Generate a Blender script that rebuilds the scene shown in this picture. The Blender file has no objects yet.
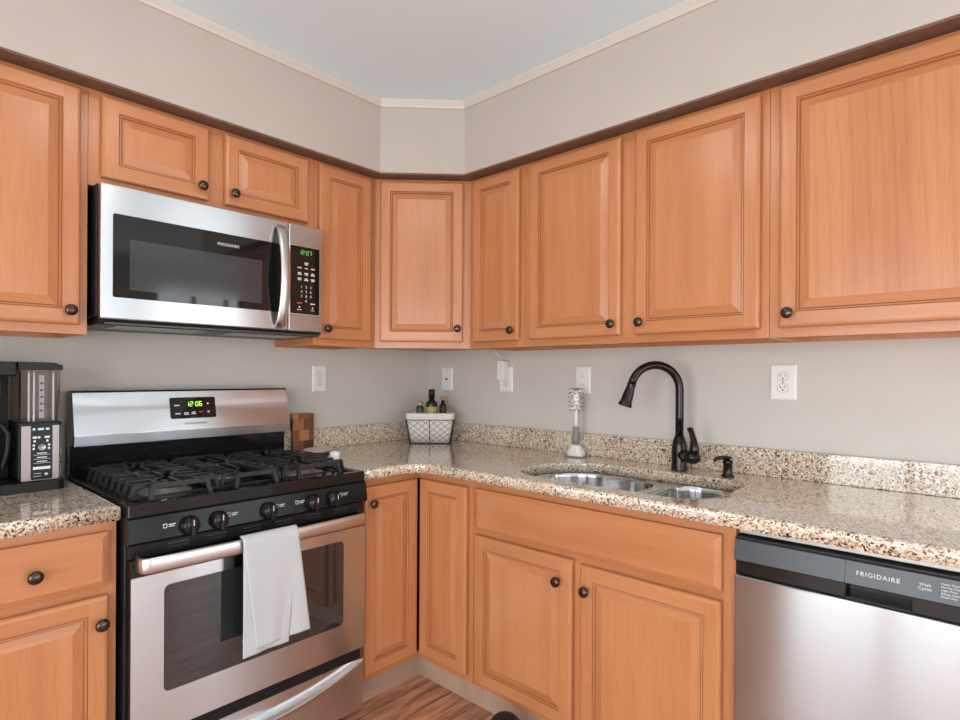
import bpy, bmesh, math, random
from mathutils import Vector, Matrix
random.seed(4)
PI = math.pi
S = bpy.context.scene
COL = S.collection

# ------------------------------------------------------------------ camera
cam_data = bpy.data.cameras.new('camera'); cam = bpy.data.objects.new('camera', cam_data); COL.objects.link(cam)
yaw, roll = 0.8309416, 0.0053574
fw = Vector((math.sin(yaw), math.cos(yaw), 0)); rt = Vector((math.cos(yaw), -math.sin(yaw), 0)); up = Vector((0, 0, 1))
r2 = rt*math.cos(roll) + up*math.sin(roll); u2 = -rt*math.sin(roll) + up*math.cos(roll)
cam.matrix_world = Matrix(((r2.x, u2.x, -fw.x, -2.1401), (r2.y, u2.y, -fw.y, -2.33707), (r2.z, u2.z, -fw.z, 1.25255), (0, 0, 0, 1)))
cam_data.sensor_width = 36; cam_data.lens = 567.93/960*36; cam_data.shift_y = 14.36/960; cam_data.clip_start = 0.02
S.camera = cam
# ------------------------------------------------------------------ world, lights, exposure
W = bpy.data.worlds.new('daylight'); S.world = W; W.use_nodes = True
W.node_tree.nodes['Background'].inputs[0].default_value = (0.80, 0.88, 1.0, 1); W.node_tree.nodes['Background'].inputs[1].default_value = 1.0
def area(name, loc, direction, sx, sy, power, color):
    d = bpy.data.lights.new(name, 'AREA'); d.shape = 'RECTANGLE'; d.size = sx; d.size_y = sy; d.energy = power; d.color = color
    o = bpy.data.objects.new(name, d); COL.objects.link(o); o.location = loc
    o.rotation_euler = Vector(direction).to_track_quat('-Z', 'Y').to_euler(); return o
DAY = (0.92, 0.965, 1.0)
area('daylight_patio', (-4.36, -1.75, 1.06), (1, 0, 0), 1.5, 2.0, 56, DAY)
area('fill_left', (-4.36, -3.75, 1.15), (1, 0, 0), 1.8, 1.75, 80, DAY)  # fill light behind the added left wall window
area('daylight_front', (0.55, -5.16, 1.15), (0, 1, 0), 1.25, 2.15, 34, DAY)
area('fill_front', (-1.4, -5.16, 1.02), (0, 1, 0), 2.4, 1.85, 30, DAY)  # fill light behind the added low front window
CEIL_LAMP = 10.0
S.view_settings.view_transform = 'Standard'; S.view_settings.look = 'None'; S.view_settings.gamma = 1
S.view_settings.use_curve_mapping = False; S.view_settings.exposure = 0.20
S.render.engine = 'CYCLES'
S.cycles.use_denoising = True; S.cycles.max_bounces = 10; S.cycles.diffuse_bounces = 6; S.cycles.sample_clamp_indirect = 6

# ------------------------------------------------------------------ material helpers
def mat(name):
    m = bpy.data.materials.new(name); m.use_nodes = True
    nt = m.node_tree; return m, nt, nt.nodes['Principled BSDF']
def N(nt, t, **kw):
    n = nt.nodes.new(t)
    for k, v in kw.items():
        if k.startswith('i_'): n.inputs[k[2:].replace('_', ' ')].default_value = v
        else: setattr(n, k, v)
    return n
def ramp(nt, stops, interp='LINEAR'):
    n = nt.nodes.new('ShaderNodeValToRGB'); cr = n.color_ramp; cr.interpolation = interp
    while len(cr.elements) < len(stops): cr.elements.new(0.5)
    for e, (p, c) in zip(cr.elements, stops):
        e.position = p; e.color = (*c, 1) if len(c) == 3 else c
    return n
def plain(name, col, rough=0.5, metal=0.0, spec=0.5, noise=0.0, scale=40, emit=None, coat=0):
    m, nt, b = mat(name); L = nt.links
    b.inputs['Roughness'].default_value = rough; b.inputs['Metallic'].default_value = metal
    b.inputs['Specular IOR Level'].default_value = spec; b.inputs['Coat Weight'].default_value = coat
    tc = N(nt, 'ShaderNodeTexCoord'); nz = N(nt, 'ShaderNodeTexNoise'); nz.inputs['Scale'].default_value = scale; nz.inputs['Detail'].default_value = 4
    L.new(tc.outputs['Object'], nz.inputs['Vector'])
    v = noise
    lo = tuple(max(0, c*(1-v)) for c in col); hi = tuple(min(1, c*(1+v)) for c in col)
    rp = ramp(nt, [(0.3, lo), (0.7, hi)]); L.new(nz.outputs['Fac'], rp.inputs[0]); L.new(rp.outputs[0], b.inputs['Base Color'])
    if emit:
        b.inputs['Emission Color'].default_value = (*emit[0], 1); b.inputs['Emission Strength'].default_value = emit[1]
    return m
def wood(name, axis, light, mid, dark, rough=0.27, figure=0.0):
    m, nt, b = mat(name); L = nt.links
    tc = N(nt, 'ShaderNodeTexCoord'); oi = N(nt, 'ShaderNodeObjectInfo')
    mul = N(nt, 'ShaderNodeMath', operation='MULTIPLY'); mul.inputs[1].default_value = 17.0; L.new(oi.outputs['Random'], mul.inputs[0])
    add = N(nt, 'ShaderNodeVectorMath', operation='ADD'); L.new(tc.outputs['Object'], add.inputs[0]); L.new(mul.outputs[0], add.inputs[1])
    def mp(s_across, s_along):
        mm = N(nt, 'ShaderNodeMapping'); sc = [s_across]*3; sc[axis] = s_along; mm.inputs['Scale'].default_value = sc
        L.new(add.outputs[0], mm.inputs['Vector']); return mm
    n1 = N(nt, 'ShaderNodeTexNoise'); n1.inputs['Scale'].default_value = 1; n1.inputs['Detail'].default_value = 5; n1.inputs['Roughness'].default_value = 0.6
    L.new(mp(9, 0.9).outputs[0], n1.inputs['Vector'])
    n2 = N(nt, 'ShaderNodeTexNoise'); n2.inputs['Scale'].default_value = 1; n2.inputs['Detail'].default_value = 3
    L.new(mp(420, 12).outputs[0], n2.inputs['Vector'])
    wv = N(nt, 'ShaderNodeTexWave', wave_type='RINGS', rings_direction='Y')
    wv.inputs['Scale'].default_value = 3.2; wv.inputs['Distortion'].default_value = 5; wv.inputs['Detail'].default_value = 3; wv.inputs['Detail Scale'].default_value = 0.8
    L.new(mp(3.4, 0.45).outputs[0], wv.inputs['Vector'])
    rp = ramp(nt, [(0.25, dark), (0.52, mid), (0.8, light)]); L.new(n1.outputs['Fac'], rp.inputs[0])
    rp2 = ramp(nt, [(0.3, (0.90, 0.88, 0.86)), (0.6, (1.03, 1.03, 1.03))]); L.new(n2.outputs['Fac'], rp2.inputs[0])
    mx = N(nt, 'ShaderNodeMix', data_type='RGBA', blend_type='MULTIPLY'); mx.inputs[0].default_value = 0.75
    L.new(rp.outputs[0], mx.inputs[6]); L.new(rp2.outputs[0], mx.inputs[7])
    rp3 = ramp(nt, [(0.0, (0.80, 0.76, 0.72)), (0.35, (1, 1, 1)), (1, (1, 1, 1))]); L.new(wv.outputs['Fac'], rp3.inputs[0])
    mx2 = N(nt, 'ShaderNodeMix', data_type='RGBA', blend_type='MULTIPLY'); mx2.inputs[0].default_value = 0.06+figure
    L.new(mx.outputs[2], mx2.inputs[6]); L.new(rp3.outputs[0], mx2.inputs[7])
    L.new(mx2.outputs[2], b.inputs['Base Color'])
    b.inputs['Roughness'].default_value = rough; b.inputs['Specular IOR Level'].default_value = 0.5
    bp = N(nt, 'ShaderNodeBump'); bp.inputs['Strength'].default_value = 0.06; bp.inputs['Distance'].default_value = 0.002
    L.new(n2.outputs['Fac'], bp.inputs['Height']); L.new(bp.outputs[0], b.inputs['Normal'])
    return m
WL, WM, WD = (0.595, 0.262, 0.118), (0.535, 0.222, 0.092), (0.455, 0.172, 0.066)
M = {}
M['wood_v'] = wood('maple_vertical', 2, WL, WM, WD)
M['wood_h'] = wood('maple_horizontal', 0, WL, WM, WD)
M['wood_fig'] = wood('maple_figured', 2, WL, WM, WD, figure=0.30)
M['shade_filler'] = plain('shade_toned_filler', (0.17, 0.095, 0.062), 0.6, noise=0.15, scale=30)  # shade under the soffit put into the strip's colour
M['wood_pale'] = wood('pale_toe_wood', 0, (0.56, 0.40, 0.30), (0.50, 0.35, 0.255), (0.42, 0.285, 0.205))
M['groove'] = plain('door_groove', (0.16, 0.065, 0.03), 0.6)
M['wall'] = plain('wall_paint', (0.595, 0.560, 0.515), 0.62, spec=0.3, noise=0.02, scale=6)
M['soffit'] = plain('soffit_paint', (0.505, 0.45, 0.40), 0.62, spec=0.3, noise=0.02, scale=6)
M['trimpaint'] = plain('trim_paint', (0.60, 0.55, 0.49), 0.4, noise=0.01)
M['ceiling'] = plain('ceiling_paint', (0.74, 0.89, 0.96), 0.8, spec=0.2, noise=0.01, scale=3)
M['white_trim'] = plain('white_trim', (0.80, 0.80, 0.78), 0.4)
M['white_plastic'] = plain('white_plastic', (0.80, 0.79, 0.76), 0.35)
M['seam'] = plain('seam_grey', (0.22, 0.21, 0.2), 0.6)
M['slot'] = plain('slot_black', (0.012, 0.012, 0.012), 0.6)
M['bronze'] = plain('oil_rubbed_bronze', (0.020, 0.015, 0.013), 0.16, metal=0.6, spec=0.6)
M['knob'] = plain('knob_bronze', (0.085, 0.062, 0.052), 0.18, metal=0.9)
M['black_enamel'] = plain('black_enamel', (0.009, 0.009, 0.010), 0.12, spec=0.4)
M['black_satin'] = plain('black_satin', (0.012, 0.012, 0.013), 0.35, spec=0.25)
M['black_panel'] = plain('black_panel_paint', (0.008, 0.008, 0.009), 0.16, spec=0.2)
M['cast_iron'] = plain('cast_iron', (0.017, 0.017, 0.018), 0.38, spec=0.4, noise=0.25, scale=200)
M['black_glass'] = plain('black_glass', (0.007, 0.007, 0.008), 0.04, spec=0.5)
M['window_mesh'] = plain('microwave_window_screen', (0.045, 0.045, 0.047), 0.10, spec=0.5, noise=0.2, scale=900)
M['aluminium'] = plain('burner_aluminium', (0.45, 0.43, 0.40), 0.4, metal=0.9, noise=0.1)
M['panel_grey'] = plain('slate_panel', (0.06, 0.064, 0.068), 0.32, metal=0.5, noise=0.06, scale=300)
M['print'] = plain('white_printing', (0.75, 0.75, 0.74), 0.5)
M['print_grey'] = plain('grey_printing', (0.25, 0.25, 0.25), 0.5)
M['print_red'] = plain('red_printing', (0.45, 0.07, 0.06), 0.5)
M['led'] = plain('green_led', (0.2, 0.5, 0.05), 0.5, emit=((0.50, 1.0, 0.12), 1.3))
M['led_dim'] = plain('dim_green_led', (0.1, 0.4, 0.1), 0.5, emit=((0.12, 0.75, 0.16), 0.6))
M['smoke'] = None
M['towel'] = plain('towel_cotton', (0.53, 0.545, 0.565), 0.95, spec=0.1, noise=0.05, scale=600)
M['linen'] = plain('basket_linen', (0.76, 0.72, 0.66), 0.9, noise=0.05, scale=300)
M['wire'] = plain('dark_wire', (0.04, 0.036, 0.032), 0.5, metal=0.5)
M['bottle_dark'] = plain('dark_green_glass', (0.010, 0.016, 0.009), 0.06, spec=0.6)
M['bottle_clear'] = plain('clear_bottle_glass', (0.045, 0.055, 0.05), 0.06, spec=0.6)
M['bottle_label'] = plain('bottle_label', (0.45, 0.36, 0.10), 0.6, noise=0.3, scale=150)
M['gold_cap'] = plain('gold_cap', (0.60, 0.45, 0.20), 0.35, metal=0.6)
M['cork'] = plain('cork', (0.45, 0.24, 0.11), 0.8, noise=0.15, scale=300)
M['grey_rubber'] = plain('grey_rubber', (0.22, 0.22, 0.22), 0.5)
M['ceramic_white'] = plain('white_ceramic', (0.80, 0.80, 0.80), 0.15, coat=0.5)
M['pewter'] = plain('dark_pewter', (0.16, 0.14, 0.135), 0.22, metal=0.8)
M['rim_rose'] = plain('pale_rim', (0.62, 0.50, 0.45), 0.4)
M['lamp'] = plain('lamp_glow', (1, 1, 1), 0.5, emit=((1.0, 0.95, 0.88), CEIL_LAMP))
M['blk_lid'] = plain('black_plastic', (0.012, 0.011, 0.011), 0.45, spec=0.3)

def steel(name, col, rough, aniso=0.75, axis=0, streak=0.05):
    m, nt, b = mat(name); L = nt.links
    b.inputs['Base Color'].default_value = (*col, 1); b.inputs['Metallic'].default_value = 1.0
    b.inputs['Roughness'].default_value = rough; b.inputs['Anisotropic'].default_value = aniso
    b.inputs['Anisotropic Rotation'].default_value = 0.25
    tg = N(nt, 'ShaderNodeTangent', direction_type='RADIAL', axis='Z'); L.new(tg.outputs[0], b.inputs['Tangent'])
    tc = N(nt, 'ShaderNodeTexCoord'); mm = N(nt, 'ShaderNodeMapping'); sc = [1500]*3; sc[axis] = 12; mm.inputs['Scale'].default_value = sc
    nz = N(nt, 'ShaderNodeTexNoise'); nz.inputs['Scale'].default_value = 1; nz.inputs['Detail'].default_value = 2
    L.new(tc.outputs['Object'], mm.inputs['Vector']); L.new(mm.outputs[0], nz.inputs['Vector'])
    rp = ramp(nt, [(0.3, tuple(c*(1-streak) for c in col)), (0.7, tuple(min(1, c*(1+streak)) for c in col))])
    L.new(nz.outputs['Fac'], rp.inputs[0]); L.new(rp.outputs[0], b.inputs['Base Color'])
    return m
M['steel'] = steel('brushed_steel', (0.61, 0.64, 0.66), 0.27, aniso=0.92)
M['steel_dw'] = steel('dishwasher_steel', (0.44, 0.46, 0.475), 0.20, aniso=1.0)
M['steel_smooth'] = steel('handle_steel', (0.62, 0.61, 0.60), 0.33, aniso=0.3)
M['sink_steel'] = steel('sink_steel', (0.60, 0.61, 0.62), 0.17, aniso=0.85)
M['rose_steel'] = steel('warm_steel', (0.25, 0.21, 0.19), 0.24, aniso=0.5)

def granite(name):
    m, nt, b = mat(name); L = nt.links
    tc = N(nt, 'ShaderNodeTexCoord')
    wn = N(nt, 'ShaderNodeTexNoise'); wn.inputs['Scale'].default_value = 55; wn.inputs['Detail'].default_value = 3
    L.new(tc.outputs['Object'], wn.inputs['Vector'])
    sub = N(nt, 'ShaderNodeVectorMath', operation='SCALE'); sub.inputs['Scale'].default_value = 0.016; L.new(wn.outputs['Color'], sub.inputs[0])
    add = N(nt, 'ShaderNodeVectorMath', operation='ADD'); L.new(tc.outputs['Object'], add.inputs[0]); L.new(sub.outputs[0], add.inputs[1])
    v1 = N(nt, 'ShaderNodeTexVoronoi'); v1.inputs['Scale'].default_value = 215; L.new(add.outputs[0], v1.inputs['Vector'])
    sep = N(nt, 'ShaderNodeSeparateColor'); L.new(v1.outputs['Color'], sep.inputs[0])
    big = N(nt, 'ShaderNodeTexNoise'); big.inputs['Scale'].default_value = 11; big.inputs['Detail'].default_value = 4; L.new(tc.outputs['Object'], big.inputs['Vector'])
    m1 = N(nt, 'ShaderNodeMath', operation='MULTIPLY_ADD'); m1.inputs[1].default_value = 0.55; m1.inputs[2].default_value = -0.27
    L.new(big.outputs['Fac'], m1.inputs[0])
    ad = N(nt, 'ShaderNodeMath', operation='ADD'); L.new(sep.outputs[0], ad.inputs[0]); L.new(m1.outputs[0], ad.inputs[1])
    rp = ramp(nt, [(0.0, (0.045, 0.034, 0.028)), (0.05, (0.13, 0.080, 0.050)), (0.11, (0.33, 0.21, 0.125)), (0.20, (0.52, 0.375, 0.25)),
                   (0.40, (0.66, 0.53, 0.395)), (0.66, (0.76, 0.66, 0.53)), (0.86, (0.84, 0.79, 0.70)), (1.0, (0.58, 0.45, 0.32))], 'LINEAR')
    L.new(ad.outputs[0], rp.inputs[0])
    v2 = N(nt, 'ShaderNodeTexVoronoi'); v2.inputs['Scale'].default_value = 320; L.new(add.outputs[0], v2.inputs['Vector'])
    sp2 = N(nt, 'ShaderNodeSeparateColor'); L.new(v2.outputs['Color'], sp2.inputs[0])
    rp2 = ramp(nt, [(0.0, (0.10, 0.075, 0.06)), (0.09, (0.22, 0.16, 0.12)), (0.15, (0.80, 0.74, 0.68)), (0.28, (1, 1, 1)), (1, (1, 1, 1))]); L.new(sp2.outputs[1], rp2.inputs[0])
    mx = N(nt, 'ShaderNodeMix', data_type='RGBA', blend_type='MULTIPLY'); mx.inputs[0].default_value = 0.9
    L.new(rp.outputs[0], mx.inputs[6]); L.new(rp2.outputs[0], mx.inputs[7]); L.new(mx.outputs[2], b.inputs['Base Color'])
    b.inputs['Roughness'].default_value = 0.12; b.inputs['Specular IOR Level'].default_value = 0.25
    b.inputs['Coat Weight'].default_value = 0.62; b.inputs['Coat IOR'].default_value = 1.8; b.inputs['Coat Roughness'].default_value = 0.015
    return m
M['granite'] = granite('beige_granite')

def planks(name):
    m, nt, b = mat(name); L = nt.links
    tc = N(nt, 'ShaderNodeTexCoord'); br = N(nt, 'ShaderNodeTexBrick'); br.offset = 0.37
    br.inputs['Scale'].default_value = 1; br.inputs['Mortar Size'].default_value = 0.0018; br.inputs['Brick Width'].default_value = 1.2; br.inputs['Row Height'].default_value = 0.125
    br.inputs['Color1'].default_value = (0, 0, 0, 1); br.inputs['Color2'].default_value = (1, 1, 1, 1); br.inputs['Mortar'].default_value = (0, 0, 0, 1)
    L.new(tc.outputs['Object'], br.inputs['Vector'])
    mm = N(nt, 'ShaderNodeMapping'); mm.inputs['Scale'].default_value = (3.6, 22, 1); L.new(tc.outputs['Object'], mm.inputs['Vector'])
    sc = N(nt, 'ShaderNodeVectorMath', operation='SCALE'); sc.inputs['Scale'].default_value = 9; L.new(br.outputs['Color'], sc.inputs[0])
    ad = N(nt, 'ShaderNodeVectorMath', operation='ADD'); L.new(mm.outputs[0], ad.inputs[0]); L.new(sc.outputs[0], ad.inputs[1])
    nz = N(nt, 'ShaderNodeTexNoise'); nz.inputs['Scale'].default_value = 1.3; nz.inputs['Detail'].default_value = 7; nz.inputs['Roughness'].default_value = 0.65
    L.new(ad.outputs[0], nz.inputs['Vector'])
    rp = ramp(nt, [(0.28, (0.12, 0.052, 0.032)), (0.42, (0.42, 0.185, 0.105)), (0.56, (0.70, 0.335, 0.20)), (0.8, (0.80, 0.46, 0.31))]); L.new(nz.outputs['Fac'], rp.inputs[0])
    rp2 = ramp(nt, [(0, (0.8, 0.8, 0.8)), (1, (1.1, 1.1, 1.1))]); L.new(br.outputs['Color'], rp2.inputs[0])
    mx = N(nt, 'ShaderNodeMix', data_type='RGBA', blend_type='MULTIPLY'); mx.inputs[0].default_value = 1
    L.new(rp.outputs[0], mx.inputs[6]); L.new(rp2.outputs[0], mx.inputs[7])
    mo = N(nt, 'ShaderNodeMix', data_type='RGBA'); L.new(br.outputs['Fac'], mo.inputs[0]); L.new(mx.outputs[2], mo.inputs[6]); mo.inputs[7].default_value = (0.03, 0.014, 0.01, 1)
    L.new(mo.outputs[2], b.inputs['Base Color']); b.inputs['Roughness'].default_value = 0.30
    return m
M['floor'] = planks('laminate_planks')

def smoke():
    m, nt, b = mat('smoked_plastic')
    b.inputs['Base Color'].default_value = (0.86, 0.82, 0.79, 1); b.inputs['Roughness'].default_value = 0.05
    b.inputs['Transmission Weight'].default_value = 1.0; b.inputs['IOR'].default_value = 1.15
    return m
M['smoke'] = smoke()
def glass():
    m, nt, b = mat('pane_glass')
    tr = N(nt, 'ShaderNodeBsdfTransparent'); mxs = N(nt, 'ShaderNodeMixShader'); mxs.inputs[0].default_value = 0.05
    b.inputs['Roughness'].default_value = 0.02; b.inputs['Base Color'].default_value = (0.9, 0.95, 0.95, 1)
    nt.links.new(tr.outputs[0], mxs.inputs[1]); nt.links.new(b.outputs[0], mxs.inputs[2]); nt.links.new(mxs.outputs[0], nt.nodes['Material Output'].inputs[0])
    return m
M['glass'] = glass()
def oven_glass():
    m, nt, b = mat('oven_window_glass')
    b.inputs['Base Color'].default_value = (0.022, 0.024, 0.027, 1); b.inputs['Roughness'].default_value = 0.05
    b.inputs['Specular IOR Level'].default_value = 0.5; b.inputs['Coat Weight'].default_value = 1.0; b.inputs['Coat IOR'].default_value = 1.55; b.inputs['Coat Roughness'].default_value = 0.03
    return m
M['oven_glass'] = oven_glass()
def butcher():
    m, nt, b = mat('checkered_end_grain'); L = nt.links
    tc = N(nt, 'ShaderNodeTexCoord'); br = N(nt, 'ShaderNodeTexBrick'); br.offset = 0.5
    mp = N(nt, 'ShaderNodeMapping'); mp.inputs['Rotation'].default_value = (PI/2, 0, 0); L.new(tc.outputs['Object'], mp.inputs['Vector'])
    br.inputs['Scale'].default_value = 1; br.inputs['Brick Width'].default_value = 0.052; br.inputs['Row Height'].default_value = 0.048; br.inputs['Mortar Size'].default_value = 0.0003
    br.inputs['Color1'].default_value = (0, 0, 0, 1); br.inputs['Color2'].default_value = (1, 1, 1, 1)
    L.new(mp.outputs[0], br.inputs['Vector'])
    rp = ramp(nt, [(0, (0.05, 0.018, 0.009)), (0.35, (0.14, 0.045, 0.02)), (0.75, (0.25, 0.085, 0.035)), (1, (0.55, 0.26, 0.09))]); L.new(br.outputs['Color'], rp.inputs[0])
    nz = N(nt, 'ShaderNodeTexNoise'); nz.inputs['Scale'].default_value = 1; nz.inputs['Detail'].default_value = 4
    mp2 = N(nt, 'ShaderNodeMapping'); mp2.inputs['Scale'].default_value = (140, 140, 18); L.new(tc.outputs['Object'], mp2.inputs['Vector']); L.new(mp2.outputs[0], nz.inputs['Vector'])
    rp2 = ramp(nt, [(0.3, (0.6, 0.6, 0.6)), (0.7, (1.2, 1.2, 1.2))]); L.new(nz.outputs['Fac'], rp2.inputs[0])
    mx = N(nt, 'ShaderNodeMix', data_type='RGBA', blend_type='MULTIPLY'); mx.inputs[0].default_value = 1
    L.new(rp.outputs[0], mx.inputs[6]); L.new(rp2.outputs[0], mx.inputs[7]); L.new(mx.outputs[2], b.inputs['Base Color'])
    b.inputs['Roughness'].default_value = 0.4
    return m
M['butcher'] = butcher()

# ------------------------------------------------------------------ mesh helpers
class MB:
    def __init__(s): s.bm = bmesh.new()
    def box(s, a, b, bev=0, seg=2, mi=0):
        x0, y0, z0 = [min(p, q) for p, q in zip(a, b)]; x1, y1, z1 = [max(p, q) for p, q in zip(a, b)]
        v = [s.bm.verts.new(c) for c in ((x0,y0,z0),(x1,y0,z0),(x1,y1,z0),(x0,y1,z0),(x0,y0,z1),(x1,y0,z1),(x1,y1,z1),(x0,y1,z1))]
        fs = [s.bm.faces.new([v[i] for i in q]) for q in ((3,2,1,0),(4,5,6,7),(0,1,5,4),(1,2,6,5),(2,3,7,6),(3,0,4,7))]
        for f in fs: f.material_index = mi
        if bev:
            es = list({e for f in fs for e in f.edges})
            bmesh.ops.bevel(s.bm, geom=es, offset=bev, segments=seg, profile=0.5, affect='EDGES')
        return s
    def prism(s, pts, z0, z1, axis=2, mi=0, smooth=False):
        """polygon pts extruded along axis: axis 2 -> (x,y), 0 -> (y,z), 1 -> (x,z)"""
        def P(p, t): return {2: (p[0], p[1], t), 0: (t, p[0], p[1]), 1: (p[0], t, p[1])}[axis]
        a = [s.bm.verts.new(P(p, z0)) for p in pts]; b = [s.bm.verts.new(P(p, z1)) for p in pts]
        n = len(pts); fs = [s.bm.faces.new(a), s.bm.faces.new(b)]
        for i in range(n):
            f = s.bm.faces.new((a[i], a[(i+1) % n], b[(i+1) % n], b[i])); f.smooth = smooth; fs.append(f)
        for f in fs: f.material_index = mi
        return s
    def lathe(s, prof, o=(0, 0, 0), ax='Z', n=24, M4=None, mi=0, smooth=True):
        rings = []
        for r, h in prof:
            ring = []
            for k in range(n):
                t = 2*PI*k/n; c, d = r*math.cos(t), r*math.sin(t)
                p = {'Z': (c, d, h), 'Y': (c, -h, d), 'X': (h, c, d)}[ax]
                p = Vector(p)
                if M4 is not None: p = M4 @ p
                ring.append(s.bm.verts.new(p + Vector(o)))
            rings.append(ring)
        for a, b in zip(rings, rings[1:]):
            for k in range(n):
                f = s.bm.faces.new((a[k], a[(k+1) % n], b[(k+1) % n], b[k])); f.smooth = smooth; f.material_index = mi
        for ring in (rings[0], rings[-1]):
            try:
                f = s.bm.faces.new(ring); f.material_index = mi
            except ValueError: pass
        return s
    def tube(s, pts, rad, n=12, mi=0, flat=None, cap=True):
        """sweep along pts; rad float or list; flat=(a,b) elliptical scale with b along the world-up-ish axis"""
        pts = [Vector(p) for p in pts]; rings = []; prev = None
        for i, p in enumerate(pts):
            t = (pts[min(i+1, len(pts)-1)] - pts[max(i-1, 0)]).normalized()
            if prev is None:
                ref = Vector((0, 0, 1)) if abs(t.z) < 0.9 else Vector((1, 0, 0))
                u = t.cross(ref).normalized()
            else:
                u = (prev - t*prev.dot(t)).normalized()
            prev = u; w = t.cross(u).normalized()
            r = rad[i] if isinstance(rad, (list, tuple)) else rad
            fa, fb = flat or (1, 1)
            rings.append([s.bm.verts.new(p + u*(r*fa*math.cos(2*PI*k/n)) + w*(r*fb*math.sin(2*PI*k/n))) for k in range(n)])
        for a, b in zip(rings, rings[1:]):
            for k in range(n):
                f = s.bm.faces.new((a[k], a[(k+1) % n], b[(k+1) % n], b[k])); f.smooth = True; f.material_index = mi
        if cap:
            for ring in (rings[0], rings[-1]): s.bm.faces.new(ring).material_index = mi
        return s
    def bar(s, p, q, w, h):
        """rectangular bar from p to q, h tall, w wide"""
        p, q = Vector(p), Vector(q); t = (q-p).normalized()
        ref = Vector((0, 0, 1)) if abs(t.z) < 0.9 else Vector((0, 1, 0))
        u = t.cross(ref).normalized()*(w/2); v = u.cross(t).normalized()*(h/2)
        A = [s.bm.verts.new(p+a*u+b*v) for a, b in ((-1,-1),(1,-1),(1,1),(-1,1))]; B = [s.bm.verts.new(q+a*u+b*v) for a, b in ((-1,-1),(1,-1),(1,1),(-1,1))]
        s.bm.faces.new(A); s.bm.faces.new(B[::-1])
        for i in range(4): s.bm.faces.new((A[i], A[(i+1) % 4], B[(i+1) % 4], B[i]))
        return s
    def grid(s, f, nu, nv, mi=0, smooth=True):
        g = [[s.bm.verts.new(f(i/nu, j/nv)) for j in range(nv+1)] for i in range(nu+1)]
        for i in range(nu):
            for j in range(nv):
                fa = s.bm.faces.new((g[i][j], g[i+1][j], g[i+1][j+1], g[i][j+1])); fa.smooth = smooth; fa.material_index = mi
        return s
    def raised(s, x0, x1, z0, z1, yb, rings, frame, mats=(0, 1, 2)):
        """raised panel door seen from -Y: rings=[(inset, proud)], stiles full height up to 'frame' inset"""
        def ring(i, d): return [s.bm.verts.new(c) for c in ((x0+i, yb-d, z0+i), (x1-i, yb-d, z0+i), (x1-i, yb-d, z1-i), (x0+i, yb-d, z1-i))]
        prev = None; k0 = None
        for idx, (i, d, *g) in enumerate(rings):
            r = ring(i, d)
            if prev is not None:
                if abs(i-frame) < 1e-6:
                    io = rings[idx-1][0]; dd = -d
                    o = prev
                    a = [s.bm.verts.new(c) for c in ((x0+i, yb-d, z0+io), (x1-i, yb-d, z0+io), (x1-i, yb-d, z1-io), (x0+i, yb-d, z1-io))]
                    for q, mi in (((o[0], a[0], r[0], r[3], a[3], o[3]), 0), ((a[1], o[1], o[2], a[2], r[2], r[1]), 0),
                                  ((a[0], a[1], r[1], r[0]), 1), ((r[3], r[2], a[2], a[3]), 1)):
                        s.bm.faces.new(q).material_index = mats[mi]
                else:
                    for k in range(4):
                        f = s.bm.faces.new((prev[k], prev[(k+1) % 4], r[(k+1) % 4], r[k]))
                        f.material_index = mats[2] if g else (mats[1] if k % 2 == 0 else mats[0])
            else: s.bm.faces.new(r[::-1]).material_index = mats[0]
            prev = r
        s.bm.faces.new(prev).material_index = mats[0]
        return s
    def build(s, name, m, parent=None, recalc=True):
        if recalc: bmesh.ops.recalc_face_normals(s.bm, faces=s.bm.faces)
        me = bpy.data.meshes.new(name); s.bm.to_mesh(me); s.bm.free()
        for mm in (m if isinstance(m, (list, tuple)) else [m]): me.materials.append(mm)
        o = bpy.data.objects.new(name, me); COL.objects.link(o)
        if parent is not None: o.parent = parent
        return o
def thing(name, label, cat, loc=(0, 0, 0), rz=0, group=None):
    o = bpy.data.objects.new(name, None); COL.objects.link(o); o.location = loc; o.rotation_euler = (0, 0, rz)
    o.empty_display_size = 0.1
    return tag(o, label, cat, group)
def tag(o, label, cat, group=None):
    o['label'] = label; o['category'] = cat
    if group: o['group'] = group
    return o
def struct(name, mb, m, label=None):
    o = mb.build(name, m); o['kind'] = 'structure'
    if label: o['label'] = label; o['category'] = name.split('_')[0]
    return o
def text(name, body, size, loc, rot, m, parent, align='CENTER', spacing=1.0, line=1.0, extrude=0.0003):
    c = bpy.data.curves.new(name, 'FONT'); c.body = body; c.size = size; c.align_x = align; c.align_y = 'CENTER'; c.extrude = extrude
    c.space_character = spacing; c.space_line = line; c.materials.append(m)
    t = bpy.data.objects.new('t', c); COL.objects.link(t)
    me = bpy.data.meshes.new_from_object(t.evaluated_get(bpy.context.evaluated_depsgraph_get())); bpy.data.objects.remove(t)
    me.materials.clear(); me.materials.append(m)
    o = bpy.data.objects.new(name, me); COL.objects.link(o); o.parent = parent; o.location = loc; o.rotation_euler = rot
    return o
SEG = {'0': 'abcdef', '1': 'bc', '2': 'abged', '6': 'afgedc', '7': 'abc'}
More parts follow.
